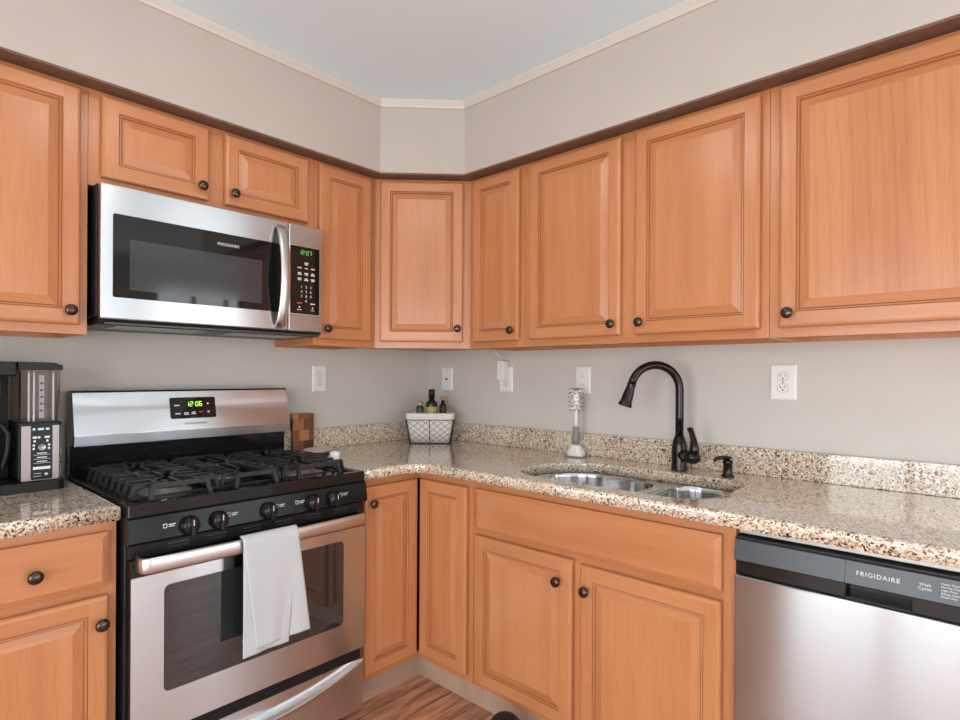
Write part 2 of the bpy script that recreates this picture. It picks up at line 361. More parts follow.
def digits(mb, s_, x, z, y, w, h, gap, slant=0.12):
    t = h*0.11
    for ch in s_:
        if ch == ':':
            for zz in (0.3, 0.66): mb.box((x+slant*h*zz, y, z+h*zz), (x+slant*h*zz+t, y-0.0006, z+h*zz+t))
            x += t+gap; continue
        pos = {'a': (0, 1, 1, 1), 'g': (0, .5, 1, .5), 'd': (0, 0, 1, 0), 'f': (0, .5, 0, 1), 'e': (0, 0, 0, .5), 'b': (1, .5, 1, 1), 'c': (1, 0, 1, .5)}
        for k in SEG[ch]:
            a, b, c, d = pos[k]
            p = (x+a*w+slant*h*b, z+b*h); q = (x+c*w+slant*h*d, z+d*h)
            if a != c: mb.prism([(p[0], p[1]-t/2), (q[0], q[1]-t/2), (q[0], q[1]+t/2), (p[0], p[1]+t/2)], y, y-0.0006, axis=1)
            else: mb.prism([(p[0]-t/2, p[1]), (p[0]+t/2, p[1]), (q[0]+t/2, q[1]), (q[0]-t/2, q[1])], y, y-0.0006, axis=1)
        x += w+gap
    return x
def rrect(x0, x1, z0, z1, r, n=5):
    out = []
    for cx, cz, a in ((x1-r, z1-r, 0), (x0+r, z1-r, 90), (x0+r, z0+r, 180), (x1-r, z0+r, 270)):
        for k in range(n+1):
            t = math.radians(a+90*k/n); out.append((cx+r*math.cos(t), cz+r*math.sin(t)))
    return out
RIGHT = -PI/2      # things along the sink wall: local X runs down the wall, local -Y faces the room
WV = [M['wood_v'], M['wood_h'], M['groove']]

# ------------------------------------------------------------------ room shell
CZ = 2.42; ZC = 0.905
struct('floor', MB().box((-4.25, -5.05, -0.05), (1.65, 0.1, 0)), M['floor'], 'brown wood plank floor')
struct('ceiling', MB().box((-4.25, -5.05, CZ), (1.65, 0.1, CZ+0.05)), M['ceiling'], 'plain grey white ceiling')
struct('wall_back', MB().box((-4.2, 0, 0), (0.1, 0.1, CZ)), M['wall'], 'beige wall behind the range')
struct('wall_right', MB().box((0, -2.9, 0), (0.1, 0, CZ)), M['wall'], 'beige wall behind the sink')
struct('wall_nook', MB().box((0.1, -2.9, 0), (1.65, -2.8, CZ)), M['wall'])
struct('wall_side', MB().box((1.6, -5.05, 0), (1.7, -2.9, CZ)), M['wall'])
w = MB()   # wall with patio door opening y -2.4..-1.1
w.box((-4.3, -5.05, 0), (-4.2, -4.65, CZ)); w.box((-4.3, -2.85, 0), (-4.2, -2.45, CZ)); w.box((-4.3, -4.65, 0), (-4.2, -2.85, 0.28)); w.box((-4.3, -4.65, 2.03), (-4.2, -2.85, CZ)); w.box((-4.3, -1.05, 0), (-4.2, 0.1, CZ)); w.box((-4.3, -2.45, 2.08), (-4.2, -1.05, CZ))
struct('wall_left', w, M['wall'])
w = MB()   # front wall, openings x -3.5..-1.1 z .75..2.15 and x -0.05..1.15 z 0.1..2.2
w.box((-4.3, -5.1, 0), (-2.6, -5.0, CZ)); w.box((-0.2, -5.1, 0), (-0.05, -5.0, CZ)); w.box((1.15, -5.1, 0), (1.7, -5.0, CZ))
w.box((-2.6, -5.1, 0), (-0.2, -5.0, 0.1)); w.box((-2.6, -5.1, 1.95), (-0.2, -5.0, CZ)); w.box((-0.05, -5.1, 2.22), (1.15, -5.0, CZ)); w.box((-0.05, -5.1, 0), (1.15, -5.0, 0.1))
struct('wall_front', w, M['wall'])
def window(name, bars, pane):
    f = MB()
    for a, b in bars: f.box(a, b)
    o = struct(name, f, M['white_trim']); g = MB().box(*pane).build('pane', M['glass'], o); g['kind'] = 'structure'
window('door_1', [((-4.29, -2.45, 0), (-4.21, -2.37, 2.08)), ((-4.29, -1.13, 0), (-4.21, -1.05, 2.08)), ((-4.29, -2.37, 2.0), (-4.21, -1.13, 2.08)), ((-4.29, -2.37, 0), (-4.21, -1.13, 0.1)),
                  ((-4.28, -1.79, 0.1), (-4.22, -1.73, 2.0)), ((-4.275, -2.37, 0.80), (-4.225, -1.13, 0.84))], ((-4.252, -2.37, 0.1), (-4.248, -1.13, 2.0)))
b = [((-0.05, -5.09, 0.1), (0.0, -5.01, 2.22)), ((1.1, -5.09, 0.1), (1.15, -5.01, 2.22)), ((0, -5.09, 2.16), (1.1, -5.01, 2.22)), ((0, -5.09, 0.1), (1.1, -5.01, 0.18))]
b += [((x-0.02, -5.08, 0.18), (x+0.02, -5.02, 2.16)) for x in (0.37, 0.73)] + [((0, -5.075, z-0.015), (1.1, -5.025, z+0.015)) for z in (0.84, 1.5)]
window('window_1', b, ((0, -5.052, 0.18), (1.1, -5.048, 2.16)))
b = [((-2.6, -5.09, 0.1), (-2.55, -5.01, 1.95)), ((-0.25, -5.09, 0.1), (-0.2, -5.01, 1.95)), ((-2.55, -5.09, 1.9), (-0.25, -5.01, 1.95)), ((-2.55, -5.09, 0.1), (-0.25, -5.01, 0.15)), ((-1.44, -5.08, 0.15), (-1.36, -5.02, 1.9))]
window('window_2', b, ((-2.55, -5.052, 0.15), (-0.25, -5.048, 1.9)))  # unseen window added and shaped for fill light and the oven reflection
b = [((-4.29, -4.65, 0.28), (-4.21, -4.60, 2.03)), ((-4.29, -2.90, 0.28), (-4.21, -2.85, 2.03)), ((-4.29, -4.60, 1.98), (-4.21, -2.90, 2.03)), ((-4.29, -4.60, 0.28), (-4.21, -2.90, 0.33)), ((-4.28, -3.78, 0.33), (-4.22, -3.72, 1.98))]
window('fill_window_left', b, ((-4.252, -4.60, 0.33), (-4.248, -2.90, 1.98)))  # unseen window added to spread more fill light into the room

# soffit: front face 0.387 from the walls, diagonal across the corner
SD, SZ = 0.387, 2.112; sx = 0.61+0.0755*math.tan(PI/8)
def offs(d):   # soffit front line pushed out by d
    k = d*math.tan(PI/8)
    return [(-4.2, -SD-d), (-sx-k, -SD-d), (-SD-d, -sx-k), (-SD-d, -2.9)]
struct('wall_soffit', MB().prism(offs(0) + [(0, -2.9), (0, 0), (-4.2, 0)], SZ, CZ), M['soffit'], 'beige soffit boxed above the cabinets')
def sweep(prof):
    m = MB(); lines = [[(x, y, z) for x, y in offs(d)] for d, z in prof]
    vs = [[m.bm.verts.new(p) for p in ln] for ln in lines]
    for i in range(len(vs)):
        a, b_ = vs[i], vs[(i+1) % len(vs)]
        for k in range(3): m.bm.faces.new((a[k], a[k+1], b_[k+1], b_[k]))
    m.bm.faces.new([v[0] for v in vs]); m.bm.faces.new([v[3] for v in vs]); return m
struct('trim_1', sweep([(0, CZ), (0, CZ-0.031), (0.006, CZ-0.031), (0.009, CZ-0.022), (0.015, CZ-0.012), (0.018, CZ-0.006), (0.018, CZ)]), M['trimpaint'], 'slim painted crown moulding along the soffit top')
u = MB()   # wood filler panel closing the soffit underside, its dark colour painted-in shade
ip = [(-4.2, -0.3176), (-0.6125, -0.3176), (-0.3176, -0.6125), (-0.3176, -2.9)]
u.prism(offs(-0.003) + ip[::-1], SZ-0.006, SZ-0.0002); struct('trim_2', u, M['shade_filler'], 'thin wood filler strip under the soffit edge')
# ------------------------------------------------------------------ knobs and doors
KNOB = [(0.0055, 0), (0.0055, 0.010), (0.009, 0.013), (0.0155, 0.017), (0.0165, 0.021), (0.0145, 0.026), (0.009, 0.029), (0.001, 0.030)]
def knob(x, z, y, parent):
    return MB().lathe(KNOB, (x, y, z), 'Y', 20).build('knob', M['knob'], parent)
DOOR = [(0, 0), (0, 0.0145), (0.0035, 0.0185), (0.009, 0.020), (0.043, 0.020), (0.0445, 0.0160), (0.0462, 0.0160, 1), (0.050, 0.0175), (0.0515, 0.0110), (0.0535, 0.0110, 1), (0.078, 0.0185)]
SLAB = [(0, 0), (0, 0.0135), (0.003, 0.0150), (0.014, 0.0195), (0.017, 0.020), (0.030, 0.020)]
def door(root, x0, x1, z0, z1, yf, kx=None, kz=None, fig=False, kind='door', rings=DOOR, fr=0.043):
    mats = [M['wood_fig'] if fig else M['wood_v'], M['wood_h'], M['groove']]
    if kind != 'door': mats = [M['wood_h'], M['wood_h'], M['groove']]
    yf -= 0.003
    d = MB().raised(x0, x1, z0, z1, yf, rings, fr).build(kind, mats, root)
    if kx is not None: knob(kx, kz, yf-0.020, d)
    return d
def frame(root, x0, x1, z0, z1, yf, xs=(), zs=(), th=0.019, st=0.038):
    """face frame: outer stiles/rails plus mid stiles at xs and mid rails at zs; front at yf"""
    f = MB(); yb = yf+th
    f.box((x0, yf, z0), (x0+st, yb, z1)); f.box((x1-st, yf, z0), (x1, yb, z1))
    f.box((x0+st, yf, z0), (x1-st, yb, z0+st), mi=1); f.box((x0+st, yf, z1-st), (x1-st, yb, z1), mi=1)
    for x in xs: f.box((x-st/2-0.012, yf+0.0004, z0+st), (x+st/2+0.012, yb, z1-st))
    for a, b_, z in zs: f.box((a, yf+0.0003, z-st/2), (b_, yb, z+st/2), mi=1)
    return f.build('face_frame', WV[:2], root)
def upper(label, name, loc, rz, wdt, z0, z1, doors, xs=(), group='wood wall cabinets', fig=False):
    D = 0.3116
    r = thing(name, label, 'cabinet', loc, rz, group)
    c = MB(); g = 0.0006; t = 0.016
    c.box((g, -D+0.019, z0), (t, -0.002, z1)); c.box((wdt-t, -D+0.019, z0), (wdt-g, -0.002, z1))
    c.box((t, -D+0.019, z0+0.014), (wdt-t, -0.002, z0+0.028), mi=1); c.box((t, -D+0.019, z1-t), (wdt-t, -0.002, z1), mi=1); c.box((t, -0.008, z0), (wdt-t, -0.002, z1))
    c.build('carcass', WV[:2], r)
    frame(r, g, wdt-g, z0, z1, -D, xs)
    for (a, b_, k) in doors:
        kx = None if k is None else (b_-0.026 if k == 'r' else a+0.026)
        door(r, a, b_, z0+0.027, z1-0.0185, -D-0.0005, kx, z0+0.027+0.040 if kx is not None else None, fig)
    return r
UB, UT = 1.3664, 2.1225
upper('wood wall cabinet left of the microwave, one door', 'wall_cabinet', (-2.14, 0, 0), 0, 0.464, UB, SZ-0.0005, [(0.03, 0.442, 'r')])
c2 = upper('short wood wall cabinet with two doors above the microwave', 'wall_cabinet', (-1.676, 0, 0), 0, 0.762, 1.818, SZ-0.0005, [(0.032, 0.346, 'r'), (0.404, 0.728, 'l')], xs=(0.375,))
upper('narrow wood wall cabinet between microwave and corner cabinet', 'wall_cabinet', (-0.914, 0, 0), 0, 0.304, UB, SZ-0.0005, [(0.018, 0.270, 'l')])
upper('narrow wood wall cabinet on the sink wall, beside the corner cabinet', 'wall_cabinet', (0, -0.610, 0), RIGHT, 0.304, UB, SZ-0.0005, [(0.028, 0.283, 'r')])
upper('wide two door wood wall cabinet above the sink', 'wall_cabinet', (0, -0.914, 0), RIGHT, 0.919, UB, SZ-0.0005, [(0.034, 0.437, 'r'), (0.492, 0.896, 'l')], xs=(0.4645,))
upper('wood wall cabinet with the widest door, above the dishwasher', 'wall_cabinet', (0, -1.833, 0), RIGHT, 0.61, UB, SZ-0.0005, [(0.031, 0.58, 'l')], fig=True)
# diagonal corner wall cabinet
r = thing('corner_wall_cabinet', 'wood corner wall cabinet with a diagonal door', 'cabinet', (0, 0, 0), 0, 'wood wall cabinets')
D = 0.3116; g = 0.0008
pts = [(-0.003, -0.003), (-0.003, -0.61+g), (-D+0.004, -0.61+g), (-0.61+g, -D+0.004), (-0.61+g, -0.003)]
c = MB().prism(pts, UB+0.012, SZ-0.0005)
c.build('carcass', M['wood_v'], r)
fr = thing('x', 'x', 'x')   # rotated holder for the diagonal front
for k in ('label', 'category'): del fr[k]
fr.name = 'diagonal_front'; fr.parent = r; fr.rotation_euler = (0, 0, -PI/4)
hw = 0.2107; yd = -0.6517
f = MB(); st = 0.038
f.prism([(-hw, yd), (-hw+st, yd), (-hw+st, yd+0.018), (-hw+0.0075+0.004, yd+0.018)], UB, SZ-0.0005)
f.prism([(hw, yd), (hw-0.0115, yd+0.018), (hw-st, yd+0.018), (hw-st, yd)], UB, SZ-0.0005)
f.box((-hw+st, yd, UB), (hw-st, yd+0.018, UB+st), mi=1); f.box((-hw+st, yd, SZ-0.0005-st), (hw-st, yd+0.018, SZ-0.0005), mi=1)
f.build('face_frame', WV[:2], fr)
door(fr, -hw+0.024, hw-0.035, UB+0.027, UT-0.0285, yd-0.0005, hw-0.035-0.024, UB+0.085)

# ------------------------------------------------------------------ base cabinets
BT, BF = 0.868, 0.61
def base_carcass(r, wdt, z1=BT, toe=True, back=-0.003):
    c = MB(); g = 0.0006; t = 0.016
    for a, b_ in ((g, t), (wdt-t, wdt-g)):
        c.prism([(back, 0), (back, z1), (-BF+0.019, z1), (-BF+0.019, 0.114), (-0.548, 0.114), (-0.548, 0)], a, b_, axis=0)
    c.box((t, -BF+0.019, 0.114), (wdt-t, back, 0.130), mi=1); c.box((t, back-0.008, 0.130), (wdt-t, back, z1))
    c.build('carcass', WV[:2], r)
    if toe: MB().box((g, -0.548-0.006, 0), (wdt-g, -0.548, 0.1135)).build('toe_kick', M['wood_pale'], r)
r = thing('base_cabinet', 'wood base cabinet with one drawer, left of the range', 'cabinet', (-2.06, 0, 0), 0, 'wood base cabinets')
base_carcass(r, 0.384); frame(r, 0.0006, 0.3834, 0.114, BT, -BF, zs=[(0.038, 0.346, 0.688)])
door(r, 0.024, 0.362, 0.70, 0.838, -BF-0.0005, 0.206, 0.764, kind='drawer', rings=SLAB, fr=0.017)
door(r, 0.024, 0.362, 0.140, 0.674, -BF-0.0005, 0.343, 0.607)
# lazy susan corner
r = thing('corner_base_cabinet', 'wood corner base cabinet with two doors meeting at a right angle', 'cabinet', (0, 0, 0), 0, 'wood base cabinets')
c = MB(); t = 0.016
c.prism([(-0.003, -0.003), (-0.003, -0.9134), (-0.59, -0.9134), (-0.59, -0.59), (-0.9134, -0.59), (-0.9134, -0.003)], 0.114, 0.130)
c.box((-0.9134, -0.59, 0.13), (-0.8974, -0.003, BT)); c.box((-0.59, -0.9134, 0.13), (-0.003, -0.8974, BT)); c.box((-0.8974, -0.011, 0.13), (-0.003, -0.003, BT)); c.box((-0.011, -0.8974, 0.13), (-0.003, -0.011, BT))
c.box((-0.9134, -0.548, 0), (-0.8974, -0.003, 0.114)); c.box((-0.548, -0.9134, 0), (-0.003, -0.8974, 0.114))
c.build('carcass', M['wood_v'], r)
f = MB()
f.box((-0.9134, -0.61, 0.114), (-0.8774, -0.59, BT)); f.box((-0.61, -0.9134, 0.114), (-0.59, -0.8774, BT))
f.box((-0.8774, -0.6098, BT-0.034), (-0.59, -0.59, BT), mi=1); f.box((-0.6098, -0.8774, BT-0.034), (-0.59, -0.61, BT), mi=1)
k = MB(); k.box((-0.9134, -0.6106, 0.1138), (-0.59, -0.59, 0.1372)); k.box((-0.6106, -0.9134, 0.1138), (-0.59, -0.6106, 0.1372)); k.build('bottom_rail', M['wood_h'], r)
f.build('face_frame', WV[:2], r)
k = MB(); k.box((-0.9134, -0.554, 0), (-0.554, -0.548, 0.1135)); k.box((-0.554, -0.9134, 0), (-0.548, -0.548, 0.1135)); k.build('toe_kick', M['wood_pale'], r)
door(r, -0.889, -0.634, 0.140, 0.836, -0.6105, -0.889+0.026, 0.775)
h = bpy.data.objects.new('door_side', None); COL.objects.link(h); h.parent = r; h.rotation_euler = (0, 0, RIGHT)
d = door(h, 0.637, 0.892, 0.140, 0.836, -0.6105)
d.parent = r; d.rotation_euler = (0, 0, RIGHT); bpy.data.objects.remove(h)
# sink base
r = thing('sink_base_cabinet', 'wood base cabinet under the sink, two doors below a plain front', 'cabinet', (0, -0.9145, 0), RIGHT, 'wood base cabinets')
base_carcass(r, 0.925); frame(r, 0.0006, 0.9244, 0.114, BT, -BF, xs=(0.4515,), zs=[(0.038, 0.886, 0.680)])
door(r, 0.020, 0.893, 0.691, 0.838, -BF-0.0005, kind='false_front', rings=SLAB, fr=0.017)
door(r, 0.020, 0.437, 0.137, 0.671, -BF-0.0005, 0.437-0.046, 0.597)
door(r, 0.468, 0.893, 0.137, 0.664, -BF-0.0005, 0.468+0.026, 0.592)
# end panel beyond the dishwasher
tag(MB().box((-0.61, -2.462, 0), (-0.003, -2.443, BT)).build('end_panel', M['wood_v']), 'wood end panel on the far side of the dishwasher', 'panel')

# ------------------------------------------------------------------ countertops
def offpoly(P, d):
    n = len(P); out = []; A = sum(P[i][0]*P[(i+1) % n][1]-P[(i+1) % n][0]*P[i][1] for i in range(n)); sg = 1 if A > 0 else -1
    for i in range(n):
        p0, p1, p2 = Vector(P[i-1]), Vector(P[i]), Vector(P[(i+1) % n])
        a = (p1-p0).normalized(); b_ = (p2-p1).normalized()
        na = Vector((-a.y, a.x))*sg; nb = Vector((-b_.y, b_.x))*sg
        k = (na+nb); k = k/max(0.35, k.dot(na)) if k.length > 1e-6 else na
        out.append((p1.x+k.x*d, p1.y+k.y*d))
    return out
def slab(outer, holes, zt, zb, name, parent=None):
    """counter slab with eased edges; holes get eased edges too"""
    m = MB(); bm = m.bm; prof = [(0.009, zt), (0.004, zt-0.0012), (0.001, zt-0.0045), (0, zt-0.010), (0, zb)]
    top_e, bot_e = [], []
    for P, sgn in [(outer, 1)] + [(h_, -0.45) for h_ in holes]:
        rings = []
        for d, z in prof: rings.append([bm.verts.new((x, y, z)) for x, y in offpoly(P, d*sgn)])
        n = len(P)
        for a, b_ in zip(rings, rings[1:]):
            for k_ in range(n):
                f_ = bm.faces.new((a[k_], a[(k_+1) % n], b_[(k_+1) % n], b_[k_])); f_.smooth = True
        for k_ in range(n):
            top_e.append(bm.edges.get((rings[0][k_], rings[0][(k_+1) % n]))); bot_e.append(bm.edges.get((rings[-1][k_], rings[-1][(k_+1) % n])))
    bmesh.ops.triangle_fill(bm, edges=top_e, use_beauty=True); bmesh.ops.triangle_fill(bm, edges=bot_e, use_beauty=True)
    return m.build(name, M['granite'], parent)
def arc(cx, cy, r_, a0, a1, n):
    return [(cx+r_*math.cos(math.radians(a0+(a1-a0)*k/n)), cy+r_*math.sin(math.radians(a0+(a1-a0)*k/n))) for k in range(n+1)]
CD = 0.650; R = 0.10; BS = 0.0226
# sink cut-out: D shaped on the big-bowl side
hole = arc(-0.176-0.19, -1.035-0.19, 0.19, 90, 0, 10) + [(-0.174, -1.40), (-0.174, -1.50)] + arc(-0.176-0.10, -1.745+0.10, 0.10, 0, -90, 7) + arc(-0.575+0.12, -1.745+0.12, 0.12, 270, 180, 7) + [(-0.577, -1.50)] + arc(-0.575+0.14, -1.035-0.14, 0.14, 180, 90, 7)
outer = [(-0.9125, -0.0015), (-0.0015, -0.0015), (-0.0015, -2.47), (-CD, -2.47)] + arc(-CD-R, -CD-R, R, 0, 90, 10) + [(-0.9125, -CD)]
ct = slab(outer, [hole], ZC, 0.8685, 'countertop'); tag(ct, 'beige speckled granite countertop running round the corner and past the sink', 'countertop')
bsm = MB(); bsm.box((-0.9125, -BS, ZC+0.0002), (-BS-0.0003, -0.0015, 1.0), 0.002, 1); tag(bsm.build('backsplash', M['granite']), 'granite backsplash strip between the range and the corner', 'backsplash', 'granite backsplash strips')
bsm = MB(); bsm.box((-BS, -2.47, ZC+0.0002), (-0.0015, -0.0015, 1.0), 0.002, 1); tag(bsm.build('backsplash', M['granite']), 'long granite backsplash strip behind the sink and faucet', 'backsplash', 'granite backsplash strips')
cl = slab([(-2.07, -0.0015), (-1.6775, -0.0015), (-1.6775, -CD), (-2.07, -CD)], [], ZC, 0.8685, 'countertop'); tag(cl, 'short granite countertop left of the range, under the coffee maker', 'countertop')
tag(MB().box((-2.07, -BS, ZC+0.0002), (-1.6775, -0.0015, 1.0), 0.002, 1).build('backsplash', M['granite']), 'short granite backsplash strip behind the coffee maker', 'backsplash', 'granite backsplash strips')

# ------------------------------------------------------------------ sink
sk = thing('kitchen_sink', 'stainless steel undermount sink with one large and one small bowl', 'sink', (0, 0, 0.70))
def bowl(P, depth):
    m = MB(); bm = m.bm; z0 = 0.8675-0.70; rings = []
    for d, z in ((0.0, z0), (0.004, z0-0.004), (0.006, z0-0.02), (0.016, z0-depth+0.04), (0.024, z0-depth+0.015), (0.045, z0-depth), (0.07, z0-depth-0.002)):
        rings.append([bm.verts.new((x, y, z)) for x, y in offpoly(P, d)])
    n = len(P)
    for a, b_ in zip(rings, rings[1:]):
        for k_ in range(n): bm.faces.new((a[k_], a[(k_+1) % n], b_[(k_+1) % n], b_[k_])).smooth = True
    bm.faces.new(rings[-1]).smooth = True
    return m.build('bowl', M['sink_steel'], sk)
big = arc(-0.166-0.185, -1.028-0.185, 0.185, 90, 0, 12) + arc(-0.166-0.15, -1.458+0.15, 0.15, 0, -90, 10) + arc(-0.582+0.14, -1.458+0.14, 0.14, 270, 180, 8) + arc(-0.582+0.14, -1.028-0.14, 0.14, 180, 90, 8)
sml = arc(-0.166-0.09, -1.496-0.09, 0.09, 90, 0, 7) + arc(-0.166-0.09, -1.735+0.09, 0.09, 0, -90, 7) + arc(-0.582+0.09, -1.735+0.09, 0.09, 270, 180, 7) + arc(-0.582+0.09, -1.496-0.09, 0.09, 180, 90, 7)
bowl(big, 0.20); bowl(sml, 0.17)
rp_ = MB(); bm = rp_.bm; es = []
for P in (offpoly(hole, -0.025), big, sml):
    vs_ = [bm.verts.new((x, y, 0.8675-0.70)) for x, y in P]; es += [bm.edges.new((vs_[k_], vs_[(k_+1) % len(vs_)])) for k_ in range(len(vs_))]
bmesh.ops.triangle_fill(bm, edges=es, use_beauty=True); rp_.build('rim', M['sink_steel'], sk)
dr = MB(); dr.lathe([(0.045, 0.0), (0.042, 0.003), (0.03, 0.003), (0.028, -0.004), (0.001, -0.004)], (-0.38, -1.27, 0.8675-0.70-0.2015), n=24); dr.build('drain', M['aluminium'], sk)
dr = MB(); dr.lathe([(0.045, 0.0), (0.042, 0.003), (0.03, 0.003), (0.028, -0.004), (0.001, -0.004)], (-0.39, -1.615, 0.8675-0.70-0.1715), n=24); dr.build('drain', M['aluminium'], sk)

# ------------------------------------------------------------------ faucet
FX, FY = -0.108, -1.474
fa = thing('kitchen_faucet', 'tall dark bronze gooseneck faucet behind the sink', 'faucet', (FX, FY, ZC))
MB().lathe([(0.029, 0), (0.029, 0.004), (0.0275, 0.012), (0.0270, 0.085), (0.024, 0.105), (0.018, 0.122), (0.0155, 0.128)], n=28).build('base', M['bronze'], fa)
dx, dy = -0.70, 0.714; RA = 0.090
pts = [(0, 0, 0.120), (0, 0, 0.2), (0, 0, 0.295)]
for k_ in range(1, 17):
    t = PI*k_/16*0.93; pts.append((dx*RA*(1-math.cos(t)), dy*RA*(1-math.cos(t)), 0.295+RA*math.sin(t)))
tip = Vector(pts[-1]); dirn = (tip-Vector(pts[-2])).normalized()
MB().tube(pts, 0.0150, 16).build('spout', M['bronze'], fa)
hd = MB(); q = Vector((0, 0, 1)).rotation_difference(dirn).to_matrix().to_4x4()
hd.lathe([(0.0160, -0.002), (0.0170, 0.002), (0.0160, 0.006), (0.0150, 0.010), (0.0190, 0.035), (0.0205, 0.055), (0.0205, 0.064), (0.0250, 0.076), (0.0262, 0.082), (0.023, 0.085), (0.001, 0.084)], tip, n=24, M4=q)
hd.build('spray_head', M['bronze'], fa)
lv = MB(); ld = Vector((-0.55, -0.835, 0)).normalized()
q = Vector((0, 0, 1)).rotation_difference(ld).to_matrix().to_4x4()
lv.lathe([(0.015, 0.012), (0.017, 0.030), (0.0195, 0.038), (0.0195, 0.046), (0.021, 0.052), (0.022, 0.062), (0.019, 0.072), (0.010, 0.079), (0.001, 0.081)], (0, 0, 0.052), n=20, M4=q)
b0 = ld*0.064 + Vector((0, 0, 0.052))
lv.tube([b0, b0+ld*0.006+Vector((0, 0, 0.03)), b0+ld*0.002+Vector((0, 0, 0.055)), b0-ld*0.008+Vector((0, 0, 0.078)), b0-ld*0.016+Vector((0, 0, 0.090))], [0.016, 0.0125, 0.0085, 0.0075, 0.0085], 12)
lvo = lv.build('lever_handle', M['bronze'], fa); lvo.scale = (1.3, 1.3, 1.12)
sd = thing('soap_dispenser', 'small dark bronze soap pump beside the faucet', 'soap dispenser', (-0.125, -1.652, ZC))
MB().lathe([(0.021, 0), (0.021, 0.005), (0.0165, 0.010), (0.0150, 0.016), (0.0150, 0.044), (0.0165, 0.047), (0.0165, 0.056), (0.008, 0.059)], n=22).build('body', M['bronze'], sd)
sp = MB().lathe([(0.007, 0.056), (0.007, 0.063), (0.014, 0.064), (0.014, 0.069), (0.001, 0.070)], n=18)
sp.tube([(0, 0, 0.066), (-0.02, 0.014, 0.067), (-0.036, 0.026, 0.064), (-0.043, 0.031, 0.056)], [0.008, 0.007, 0.006, 0.0055], 10); sp.build('pump_nozzle', M['bronze'], sd)

# ------------------------------------------------------------------ gas range
RX0, RW = -1.6655, 0.751
ra = thing('gas_range', 'stainless and black gas range with five burners', 'range', (RX0, 0, 0))
b = MB(); b.box((0, -0.640, 0.05), (RW, -0.012, 0.874), 0.003, 1); b.box((0.05, -0.60, 0), (0.12, -0.53, 0.05)); b.box((RW-0.12, -0.60, 0), (RW-0.05, -0.53, 0.05)); b.box((0.05, -0.12, 0), (0.12, -0.05, 0.05)); b.box((RW-0.12, -0.12, 0), (RW-0.05, -0.05, 0.05))
b.build('body', M['black_satin'], ra)
# cooktop: rim with sunken well
c = MB(); bm = c.bm
def rr(i, z, fy=0.0): return [bm.verts.new((x, y, z)) for x, y in [(p_[0], p_[1]) for p_ in rrect(i, RW-i, -0.665+i+fy, -0.075-i*0.2, 0.008, 6)]]
rings = [rr(0, 0.872), rr(0, 0.9025), rr(0.0025, 0.905), rr(0.022, 0.905), rr(0.032, 0.897), rr(0.12, 0.895)]
for a, b_ in zip(rings, rings[1:]):
    for k_ in range(len(a)): bm.faces.new((a[k_], a[(k_+1) % len(a)], b_[(k_+1) % len(a)], b_[k_])).smooth = False
bm.faces.new(rings[-1]); bm.faces.new(rings[0])
c.build('cooktop', M['black_enamel'], ra)
# control panel
c = MB(); c.prism([(-0.640, 0.798), (-0.672, 0.798), (-0.679, 0.806), (-0.668, 0.866), (-0.660, 0.871), (-0.640, 0.871)], 0.0, RW, axis=0)
cp = c.build('control_panel', M['black_panel'], ra)
def on_panel(z): return -0.679+(z-0.806)/0.060*0.011
pt = math.atan2(0.011, 0.060)
for x in (-1.516, -1.436, -1.284, -1.131, -1.055):
    kk = MB(); q = Matrix.Rotation(-pt, 4, 'X')
    kk.lathe([(0.0265, 0), (0.027, 0.004), (0.0245, 0.008), (0.0220, 0.020), (0.0195, 0.023), (0.001, 0.0235)], (x-RX0, on_panel(0.829)-0.0002, 0.829), 'Y', 26)
    kk.box((x-RX0-0.0065, on_panel(0.829)-0.020, 0.829-0.0235), (x-RX0+0.0065, on_panel(0.829)-0.033, 0.829+0.0235), 0.003, 2)
    ko = kk.build('knob', M['black_enamel'], ra)
    MB().box((x-RX0-0.001, on_panel(0.829)-0.0331, 0.829+0.004), (x-RX0+0.001, on_panel(0.829)-0.0336, 0.829+0.019)).build('pointer', M['print'], ko)
rotp = (PI/2-pt, 0, 0)
for xx in (-1.567, -1.395, -1.245, -1.176, -1.010):     # burner-position marks: little open squares and words
    pr = MB(); y0 = on_panel(0.836)-0.0005
    for ox, oz, w_, h_ in ((-0.016, 0.0, 0.010, 0.0015), (-0.016, 0.010, 0.010, 0.0015), (-0.016, 0.0, 0.0015, 0.010), (-0.0075, 0.0, 0.0015, 0.0115), (-0.002, 0.007, 0.018, 0.002), (-0.002, 0.002, 0.014, 0.002)):
        pr.box((xx-RX0+ox, y0-0.0008, 0.832+oz), (xx-RX0+ox+w_, y0+0.0015, 0.832+oz+h_))
    pr.build('burner_lettering', M['print'], cp)
# vent strip between panel and door
v = MB(); v.box((0.004, -0.656, 0.760), (RW-0.004, -0.6405, 0.797)); v.build('vent_strip', M['black_satin'], ra)
for i in range(6):
    x0 = 0.10+i*0.105
    for zz in (0.772, 0.782): MB().box((x0, -0.6585, zz), (x0+0.055, -0.656, zz+0.004)).build('vent_slot', M['panel_grey'], ra)
